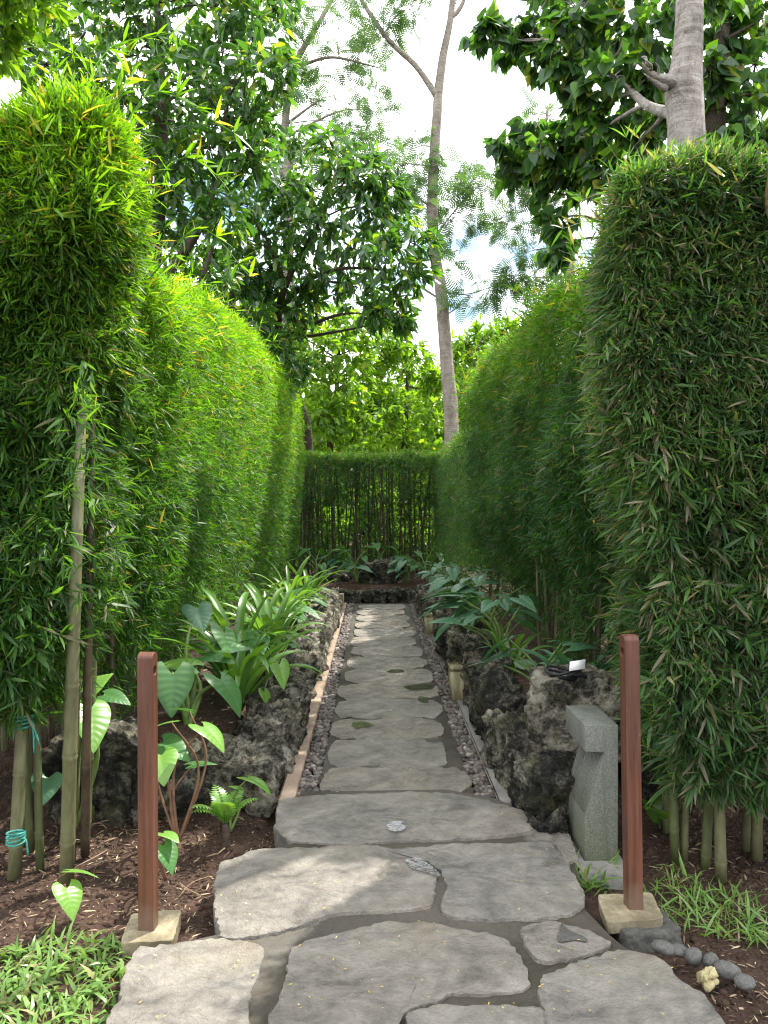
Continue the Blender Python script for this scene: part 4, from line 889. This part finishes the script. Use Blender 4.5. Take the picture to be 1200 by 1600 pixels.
A=cl([(790,230,24,7.6),(815,245,28,7.6),(845,240,28,7.4),(880,215,30,7.4),(880,255,28,7.4),(920,240,32,7.2),(850,300,26,7.6),(870,340,24,7.6),(880,380,20,7.6),(905,290,28,7.4),(940,280,28,7.2),(870,400,14,7.6),(910,200,28,7.3),(960,260,26,7.1),(800,270,22,7.6),(830,200,18,7.6)],12,7.4,.2)
tree('heart_leaved_tree','heart-leaved tree with hanging backlit branches left of the pale trunk',((3.0),8.0,-.07),[((3.0,8.0,-.1),.10),((2.95,8.0,2.5),.09),((2.7,7.8,4.2),.06),(at(960,250,7.3),.035),(at(900,250,7.4),.02)],A,HEART,'bark_grey','heart_leaf',15,4,.10,.17,.80,.6,1.3,31,TG)
A=cl([(1140,50,50),(1180,100,50),(1135,130,45),(1185,180,45),(1150,220,42),(1120,60,40),(1190,30,50),(1200,240,45),(1120,190,36),(1160,-10,50),(1105,110,30),(1230,140,50),(1110,230,34)],13,7.2,.3)
tree('heart_leaved_tree','dark stemmed heart-leaved tree right of the pale trunk in the top right corner',((at(1120,900,7.4)*[1,1,0])+[0,0,-.07]),[(at(1120,900,7.4)*[1,1,0]+[0,0,-.1],.13),(at(1122,300,7.4),.115),(at(1116,200,7.4),.10),(at(1130,60,7.3),.07),(at(1140,-60,7.3),.04)],A,HEART,'bark_dark','heart_leaf',18,4,.10,.18,.80,.6,1.2,32,TG)
# distant green mass beyond everything
rg=np.random.default_rng(77); mb=MB()
P=np.c_[rg.uniform(-20,20,11000),rg.uniform(27,33,11000),np.zeros(11000)]; hh=5.9+1.2*vn(np.c_[P[:,0]*.5,0*P[:,0],0*P[:,0]],.6); P[:,2]=hh*rg.uniform(size=11000)**.6
sprays(mb,BROAD,P,rg.normal(size=P.shape),5,.3,.5,.5,.8,.3,.2,rg)
tag(mb.build('far_woods',M['bright_leaf']),'distant mass of sunny green woodland behind the garden','woods',None,'stuff')

# ------------------------------------------------------------------ plants in the beds
def heart_mesh(mb, base, d, up, L, W, bend=.5, fold=.18, lobe=.30, rib=.011, nu=44, nv=17, wav=.0):
    u=np.linspace(0,1,nu); v=np.linspace(-1,1,nv); V,U=np.meshgrid(v,u)
    hw=.5*W*np.sin(np.pi*np.clip(U,0,1)**.62)**.85*(1-.25*U)+.5*W*.55*(1-U)**2.2*(np.clip(1-U,0,1))
    hw=np.where(U>=1,0,hw)
    y=V*hw; x=U*L-lobe*L*(1-U)**2.4*np.abs(V)**1.3*1.0+ .10*L*(1-U)**6*(1-np.abs(V))*0
    th=bend*np.clip(x/L,-.3,1); s=np.where(np.abs(bend)<1e-4,x,L*np.sin(th)/max(bend,1e-4)); z=-L*(1-np.cos(th))/max(bend,1e-4)
    ribs=rib*L*np.cos((U*7.5-np.abs(V)*1.6)*2*np.pi)*np.abs(V)**.6*(1-np.abs(V)**4)
    z=z+fold*np.abs(y)*(1-.4*np.abs(V))*1.0-.35*fold*np.abs(V)**3*hw*1.6+ribs+wav*L*np.sin(U*9+V*3)*np.abs(V)**2
    D=nrm(np.array(d,float)); S=nrm(np.cross(np.array(up,float),D)); Un=np.cross(D,S)
    Q=np.array(base)[None,None]+s[...,None]*D+y[...,None]*S+z[...,None]*Un
    mb.add(Q.reshape(-1,3),[[i*nv+j,i*nv+j+1,(i+1)*nv+j+1,(i+1)*nv+j] for i in range(nu-1) for j in range(nv-1)])
def leaf_plant(name,label,base,lv,mat,stem='stem',cat='plant',group=None,sr=.006,fallback=None):
    """lv: (point of leaf base, azimuth deg (0=+x, 90=+y), pitch deg, length, width, bend[, mat])"""
    base=np.array(base,float); t=thing(name,label,cat,base,group)
    for k,e in enumerate(lv):
        p,az,pi_,L,W,bd=e[:6]; m_=e[6] if len(e)>6 else mat
        p=np.array(p,float); d=np.array([math.cos(R(az))*math.cos(R(pi_)),math.sin(R(az))*math.cos(R(pi_)),math.sin(R(pi_))])
        mid=(base+p)/2+np.array([0,0,.10*np.linalg.norm(p-base)])-.18*d*np.linalg.norm(p-base)*np.array([1,1,0])
        mb=MB(); tube(mb,spline([base,mid,p],12),np.linspace(sr*1.5,sr*.55,12),7); mb.build('petiole',M[stem],t)
        mb=MB(); up=np.array([0,0,1.])+.25*np.array([math.sin(k*2.1),math.cos(k*1.3),0])
        heart_mesh(mb,p,d,up,L,W,bd,wav=.006); mb.build('leaf',M[m_],t)
    return t
# young plant right of the left post (reddish stems)
leaf_plant('heart_leaf_plant','young plant with reddish stems and pale heart leaves right of the left post',gr(278,1320,-.07),[
    (at(268,1128,3.45),190,-8,.14,.12,.5,'big_leaf_pale'),(at(318,1136,3.45),-28,-22,.16,.14,.6,'big_leaf_pale'),(at(255,1160,3.5),-30,-10,.17,.13,.5,'big_leaf'),
    (at(252,1180,3.4),-70,-30,.15,.125,.5,'big_leaf_pale'),(at(300,1195,3.6),20,5,.12,.09,.4),(at(296,1110,3.6),200,20,.11,.09,.5)],'big_leaf','redstem',sr=.0055)
leaf_plant('seedling','small seedling with two rounded leaves at the foot of the left post',gr(258,1376,-.07),[
    (at(256,1302,3.05),-30,0,.09,.08,.5,'big_leaf_pale'),(at(255,1322,3.02),-45,-35,.12,.105,.5)],'big_leaf','redstem',sr=.005)
leaf_plant('seedling','small seedling with a bright heart leaf in front of the thick left culm',gr(106,1408,-.07),[
    (at(110,1360,2.9),10,-5,.11,.05,.5,'big_leaf_pale'),(at(105,1388,2.85),-50,-35,.12,.10,.5,'big_leaf_pale')],'big_leaf','redstem',sr=.004)
leaf_plant('heart_leaf_plant','plant with broad sunlit leaves right behind the two left culms',gr(120,1290,-.05),[
    (at(140,1108,3.5),-60,-35,.22,.17,.4,'big_leaf_pale'),(at(110,1095,3.6),190,10,.16,.13,.5,'big_leaf_pale'),(at(165,1085,3.7),-20,0,.15,.11,.6,'big_leaf'),(at(140,1075,3.7),60,30,.16,.12,.5,'big_leaf_pale'),(at(75,1215,3.5),-80,-40,.13,.12,.5,'big_leaf_blue')],'big_leaf','stem',sr=.010)
leaf_plant('seedling','pale leaf on a short stalk beside the near corner rock',gr(360,1300,-.05),[
    (at(388,1216,3.7),-25,-5,.15,.11,.7,'big_leaf_pale'),(at(372,1232,3.7),150,10,.07,.05,.5,'big_leaf_pale')],'big_leaf_pale','stem',sr=.005)
# large ribbed-leaf plant between left post and lilies
zb=.22
leaf_plant('heart_leaf_plant','large plant with dark ribbed leaves between the left post and the lilies',(-1.05,4.35,zb),[
    (at(270,1052,4.2),-75,-58,.24,.21,.35,'big_leaf'),(at(345,1062,4.3),-35,-35,.25,.20,.5,'big_leaf'),(at(300,1040,4.4),180,15,.20,.16,.5,'big_leaf_pale'),(at(318,1025,4.6),-20,5,.22,.17,.5,'big_leaf'),
    (at(350,990,4.8),-50,-45,.24,.17,.4,'big_leaf'),(at(308,950,5.0),-60,-35,.20,.17,.4,'big_leaf_blue'),(at(265,1045,4.5),150,20,.18,.15,.6,'big_leaf_pale'),(at(335,1015,4.7),20,10,.24,.17,.5,'big_leaf')],'big_leaf','stem',sr=.012)
leaf_plant('seedling','yellow-green hanging leaf on a thin stalk over the left rocks',(-.70,4.75,.24),[(at(436,1038,4.75),-65,-45,.17,.12,.3,'big_leaf_pale'),(at(413,1082,4.7),-60,-40,.12,.07,.3,'big_leaf_pale')],'big_leaf_pale','stem',sr=.005)
def lily(base,n,h,seed,label,group,spread=1.0,mat='lily',wid=.062):
    rg=np.random.default_rng(seed); base=np.array(base,float); t=thing('strap_leaf_lily',label,'lily',base,group)
    for k in range(n):
        az=2*math.pi*k/n+rg.normal()*.3; L=h*rg.uniform(.75,1.2); W=wid*rg.uniform(.8,1.2); a0=R(rg.uniform(58,86)); bendt=R(rg.uniform(50,135))*spread
        m=15; p=base+np.array([math.cos(az),math.sin(az),0])*.02; hd=np.array([math.cos(az),math.sin(az),0]); sd_=np.array([-math.sin(az),math.cos(az),0]); C=[]; A_=[]
        for i in range(m):
            u=i/(m-1); a=a0-bendt*u**1.7; C.append(p.copy()); A_.append(a); p=p+L/(m-1)*(hd*math.cos(a)+np.array([0,0,math.sin(a)]))
        C=np.array(C); u=np.linspace(0,1,m); hw=.5*W*np.sin(np.pi*(.14+.86*u))**.55; hw[-1]=.0008
        up=np.array([-np.sin(A_)[:,None]*hd+np.cos(A_)[:,None]*np.array([0,0,1.])])[0]; tw=rg.normal()*.3
        rows=[]
        for v_,lift in((-1,.35),(-.5,.10),(0,0),(.5,.10),(1,.35)): rows.append(C+sd_*(v_*hw)[:,None]+up*(lift*hw+tw*v_*hw*.4)[:,None])
        V=np.stack(rows,1).reshape(-1,3); mb=MB(); mb.add(V,[[i*5+j,i*5+j+1,(i+1)*5+j+1,(i+1)*5+j] for i in range(m-1) for j in range(4)]); mb.build('leaf',M[mat],t)
LG='strap-leaf lilies in the left bed'
lily((-.84,4.80,.20),26,.70,1,'nearest clump of strap-leaf lily in the left bed',LG)
lily((-.98,5.5,.22),24,.78,2,'strap-leaf lily clump behind the nearest one, beside the hedge',LG)
lily((-.80,6.0,.22),22,.70,3,'strap-leaf lily clump opposite the nearer wooden light',LG)
lily((-.95,6.9,.22),14,.70,4,'strap-leaf lily clump midway along the left bed',LG)
lily((-.82,7.8,.22),14,.66,5,'strap-leaf lily clump past the middle of the left bed',LG)
lily((-.95,8.8,.22),14,.66,6,'strap-leaf lily clump near the far end of the left bed',LG)
lily((-.84,9.9,.22),14,.60,7,'farthest strap-leaf lily clump in the left bed',LG)
# bluish leaved plants on the right
BG='bluish broad-leaved plants in the right bed'
def bluish(base,n,h,seed,label,size=.22,mat='big_leaf_blue'):
    rg=np.random.default_rng(seed); lv=[]; b=np.array(base,float)
    for k in range(n):
        az=rg.uniform(0,360) if k%3 else rg.uniform(150,260); rr_=h*rg.uniform(.25,.75); z=h*rg.uniform(.55,1.1)
        p=b+np.array([math.cos(R(az))*rr_,math.sin(R(az))*rr_*.8,z]); L=size*rg.uniform(.75,1.25)
        lv.append((p,az+rg.normal()*25,rg.uniform(-30,12),L,L*rg.uniform(.42,.58),.5))
    leaf_plant('broad_leaf_plant',label,base,lv,mat,'stem','plant',BG,.008)
bluish((1.04,4.75,.22),12,.42,11,'broad-leaved plant with long leaves just behind the pale boulder',.26)
bluish((.98,5.9,.24),15,.52,12,'tall bluish plant behind the nearer wooden light',.28)
bluish((1.02,6.8,.24),15,.50,13,'bluish plant with layered leaves midway along the right bed',.26)
bluish((1.0,7.7,.24),14,.50,14,'bluish plant before the farther wooden light',.25)
bluish((.98,8.8,.24),13,.48,15,'bluish plant level with the farther wooden light',.24)
bluish((.98,10.1,.24),12,.46,16,'farthest bluish plant on the right bed',.24)
lily((1.22,4.65,.22),13,.52,17,'strap-leaf lily between the pale boulder and the right hedge','strap-leaf lilies in the right bed',.9,'big_leaf_blue',.06)
lily((1.00,5.65,.22),9,.46,18,'upright strap-leaf lily left of the pale boulder','strap-leaf lilies in the right bed',.8,'lily',.055)
leaf_plant('heart_leaf_plant','single round blue-green leaf on a stalk above the right post top',(1.40,4.6,.22),[(at(985,962,4.4),200,-12,.20,.19,.5,'big_leaf_blue')],'big_leaf_blue','stem',sr=.005)
leaf_plant('seedling','small pale leaved seedling just right of the right post',gr(1030,1270,-.05),[(at(1050,1140,3.4),200,-35,.15,.11,.4,'big_leaf_blue'),(at(1015,1165,3.45),-80,-50,.10,.05,.3,'big_leaf_pale')],'big_leaf_blue','stem',sr=.005)
bluish((-.72,5.25,.24),9,.36,31,'broad-leaved plant among the lilies beside the nearest lily clump',.24,'big_leaf')
bluish((-.75,6.6,.24),9,.34,32,'broad-leaved plant among the lilies midway along the left bed',.24,'big_leaf')
bluish((-.75,8.3,.24),9,.34,33,'broad-leaved plant among the lilies near the far end of the left bed',.24,'big_leaf')
bluish((-.35,12.9,.24),7,.55,21,'heart-leaved plant before the far hedge, left of the big dark boulder',.24,'big_leaf')
bluish((.15,13.1,.24),7,.62,22,'heart-leaved plant before the far hedge, behind the big dark boulder',.24,'big_leaf')
bluish((.85,12.4,.24),8,.50,23,'heart-leaved plant before the far hedge, in its right corner',.24,'big_leaf')
bluish((-.9,12.3,.24),7,.50,24,'heart-leaved plant before the far hedge, in its left corner',.24,'big_leaf')
for q,(x,y,l) in enumerate([(-.25,12.15,'low leafy plant at the path end, in front of the low dark boulder'),(.55,12.1,'low leafy plant at the path end, right of the big dark boulder'),(-.55,13.1,'leafy plant behind the low dark boulder at the path end'),(.5,12.95,'leafy plant behind the right side of the big dark boulder'),(1.0,11.7,'low leafy plant beside the last rock of the right edging')]):
    bluish((x,y,.24),10,.34,40+q,l,.22,'big_leaf_blue')
# ferns
def fern(base,n,L,seed,label):
    rg=np.random.default_rng(seed); base=np.array(base,float); t=thing('fern',label,'fern',base,'small ferns by the path')
    for k in range(n):
        az=2*math.pi*k/n+rg.normal()*.4; a0=R(rg.uniform(55,85)); l=L*rg.uniform(.7,1.2); p=base.copy(); hd=np.array([math.cos(az),math.sin(az),0]); C=[]
        for i in range(16):
            a=a0-R(75)*(i/15)**1.5; C.append(p.copy()); p=p+l/15*(hd*math.cos(a)+np.array([0,0,math.sin(a)]))
        C=np.array(C); mb=MB(); tube(mb,C,np.linspace(.0025,.0008,16),4,False)
        sd_=np.array([-math.sin(az),math.cos(az),0]); T=nrm(np.gradient(C,axis=0))
        for s in(-1,1):
            idx=np.arange(2,16); ln=l*.24*np.sin(np.pi*(.25+.72*np.linspace(0,1,14))); leaves(mb,BAMBOO,C[idx],sd_*s+.35*T[idx],np.cross(T[idx],sd_)+0*C[idx],ln,ln*.34)
        mb.build('frond',M['big_leaf_pale' if k%2 else 'lily'],t)
fern(gr(352,1318,-.06)+[0,0,.08],9,.22,1,'small fern on a dark stump beside the wide step slab')
fern(gr(314,1275,-.06),8,.18,2,'small fern behind the reddish stemmed plant')
fern(gr(1035,1300,-.06),7,.26,3,'fern fronds at the foot of the right bamboo')
mb=MB(); p=gr(352,1330,-.08); tube(mb,spline([p,p+[.004,0,.06],p+[-.004,.0,.12]],8),np.array([.022,.021,.019,.018,.018,.017,.016,.012]),9); tag(recenter(mb.build('fern_stump',M['bark_dark'])),'dark fibrous stump carrying the small fern beside the step slab','stump')

# ------------------------------------------------------------------ grass, litter, fallen leaflets
def inpoly(x,y,P):
    c=np.zeros(len(x),bool); n=len(P)
    for i in range(n):
        (x1,y1),(x2,y2)=P[i],P[(i+1)%n]
        c^=((y1>y)!=(y2>y))&(x<(x2-x1)*(y-y1)/(y2-y1+1e-12)+x1)
    return c
def scatter(px,n,seed):
    P=[gr(a,b,-.07)[:2] for a,b in px]; A=np.array(P); rg=np.random.default_rng(seed)
    x=rg.uniform(A[:,0].min(),A[:,0].max(),n*3); y=rg.uniform(A[:,1].min(),A[:,1].max(),n*3); k=inpoly(x,y,P); x,y=x[k][:n],y[k][:n]
    return np.c_[x,y,ground_z(x,y)],rg
def grassfield(px,n,L0,L1,wr,name,label,seed,lay=1.0):
    P,rg=scatter(px,n,seed); m=len(P); d=rg.normal(size=(m,3))*lay; d[:,2]=rg.uniform(.25,1.0,m)
    mb=MB(); L=rg.uniform(L0,L1,m); BL=(BAMBOO[0]*[1,1,3.0],BAMBOO[1]); leaves(mb,BL,P,d,np.array([0,0,1.])+.3*rg.normal(size=(m,3)),L,L*wr)
    return tag(mb.build(name,M['grass']),label,'grass',None,'stuff')
grassfield([(-160,1492),(60,1478),(140,1470),(200,1490),(215,1505),(195,1540),(185,1560),(170,1620),(130,1800),(-400,1800)],1900,.045,.095,.17,'grass','broad-bladed lawn grass in the bottom left corner',1,.9)
grassfield([(888,1362),(930,1350),(975,1385),(935,1405),(915,1400)],170,.07,.16,.09,'grass','grass tuft between the grey path light and the right post',2,.5)
grassfield([(1015,1400),(1060,1370),(1180,1420),(1260,1480),(1240,1510),(1130,1480),(1060,1460),(1040,1430)],300,.05,.14,.08,'grass','grass tufts at the foot of the right bamboo clump',3,.6)
# dry litter on the soil
mb=MB(); rg0=np.random.default_rng(9)
for px,n,sd_ in (([(-60,1330),(200,1240),(330,1240),(440,1290),(440,1330),(335,1350),(335,1470),(190,1480),(-100,1560)],1500,4),([(1000,1310),(1260,1310),(1330,1480),(1280,1640),(1140,1610),(1080,1540),(1010,1480),(1050,1440)],900,5)):
    P,rg=scatter(px,n,sd_); m=len(P); P[:,2]+=.006; d=rg.normal(size=(m,3)); d[:,2]*=.12
    L=rg.uniform(.012,.055,m)*rg.choice([.5,1,1.5],m,p=[.5,.4,.1]); leaves(mb,BAMBOO,P,d,np.array([0,0,1.])+.3*rg.normal(size=(m,3)),L,np.maximum(L*.13,.003))
x=np.concatenate([rg0.uniform(-1.3,-.8,700),rg0.uniform(.9,1.4,700)]); y=rg0.uniform(4.1,11,1400); P=np.c_[x,y,ground_z(x,y)+.006]; d=rg0.normal(size=P.shape); d[:,2]*=.15; L=rg0.uniform(.03,.09,1400); leaves(mb,BAMBOO,P,d,np.array([0,0,1.])+.3*rg0.normal(size=P.shape),L,L*.12)
tag(mb.build('leaf_litter',M['litter'],smooth=False),'dry tan leaf litter scattered on the brown soil','litter',None,'stuff')
# soil clods
mb=MB(); v1,f1=ico(2)
for px,n,sd_ in (([(-60,1330),(200,1240),(330,1240),(440,1290),(440,1330),(335,1350),(335,1470),(190,1480),(-100,1560)],1300,14),([(1000,1310),(1260,1310),(1330,1480),(1280,1640),(1140,1610),(1080,1540),(1010,1480),(1050,1440)],800,15)):
    P,rg=scatter(px,n,sd_)
    for p in P:
        s=rg.uniform(.004,.014)*(1 if rg.uniform()<.93 else 1.8); q=v1*(1+.35*rg.normal(size=(len(v1),1))*.6)*s*[1,1,.7]; mb.add(q+p,f1)
tag(mb.build('soil_clods',M['soil'],smooth=False),'loose crumbs of brown soil around the posts','soil',None,'stuff')
# twigs
mb=MB(); P,rg=scatter([(0,1330),(200,1240),(430,1290),(335,1350),(335,1460),(190,1480)],26,24)
for p in P:
    a=rg.uniform(0,6.28); l=rg.uniform(.05,.2); q=p+[0,0,.012]; tube(mb,spline([q,q+[math.cos(a)*l*.5,math.sin(a)*l*.5,.008],q+[math.cos(a+.2)*l,math.sin(a+.2)*l,0]],6),.0022,5)
tag(mb.build('twigs',M['litter']),'thin dry twigs lying on the soil by the left post','twigs',None,'stuff')
# yellow leaflets on the paving
mb=MB(); rg=np.random.default_rng(33); n=130
px=rg.uniform(200,1100,n*2); py=1245+355*rg.uniform(size=n*2)**.8; Q=np.array([gr(a,b,ZS) for a,b in zip(px,py)])
polys=[gp(q) for q,_ in front]; k=np.zeros(len(Q),bool)
for q in polys: k|=inpoly(Q[:,0],Q[:,1],q)
Q=Q[k]; Q[:,2]=ZS+.0095; d=rg.normal(size=Q.shape); d[:,2]*=.08; L=rg.uniform(.005,.013,len(Q)); leaves(mb,BROAD,Q,d,np.array([0,0,1.])+.15*rg.normal(size=Q.shape),L,L*.38)
x=rg.uniform(XL,XR,90); y=3.9+6*rg.uniform(size=90)**1.5; Q=np.c_[x,y,np.full(90,.026)]; d=rg.normal(size=Q.shape); d[:,2]*=.08; L=rg.uniform(.007,.014,90); leaves(mb,BROAD,Q,d,np.array([0,0,1.])+.15*rg.normal(size=Q.shape),L,L*.4)
tag(mb.build('fallen_leaflets',M['petal']),'tiny yellow leaflets fallen on the flagstones','leaflets',None,'stuff')
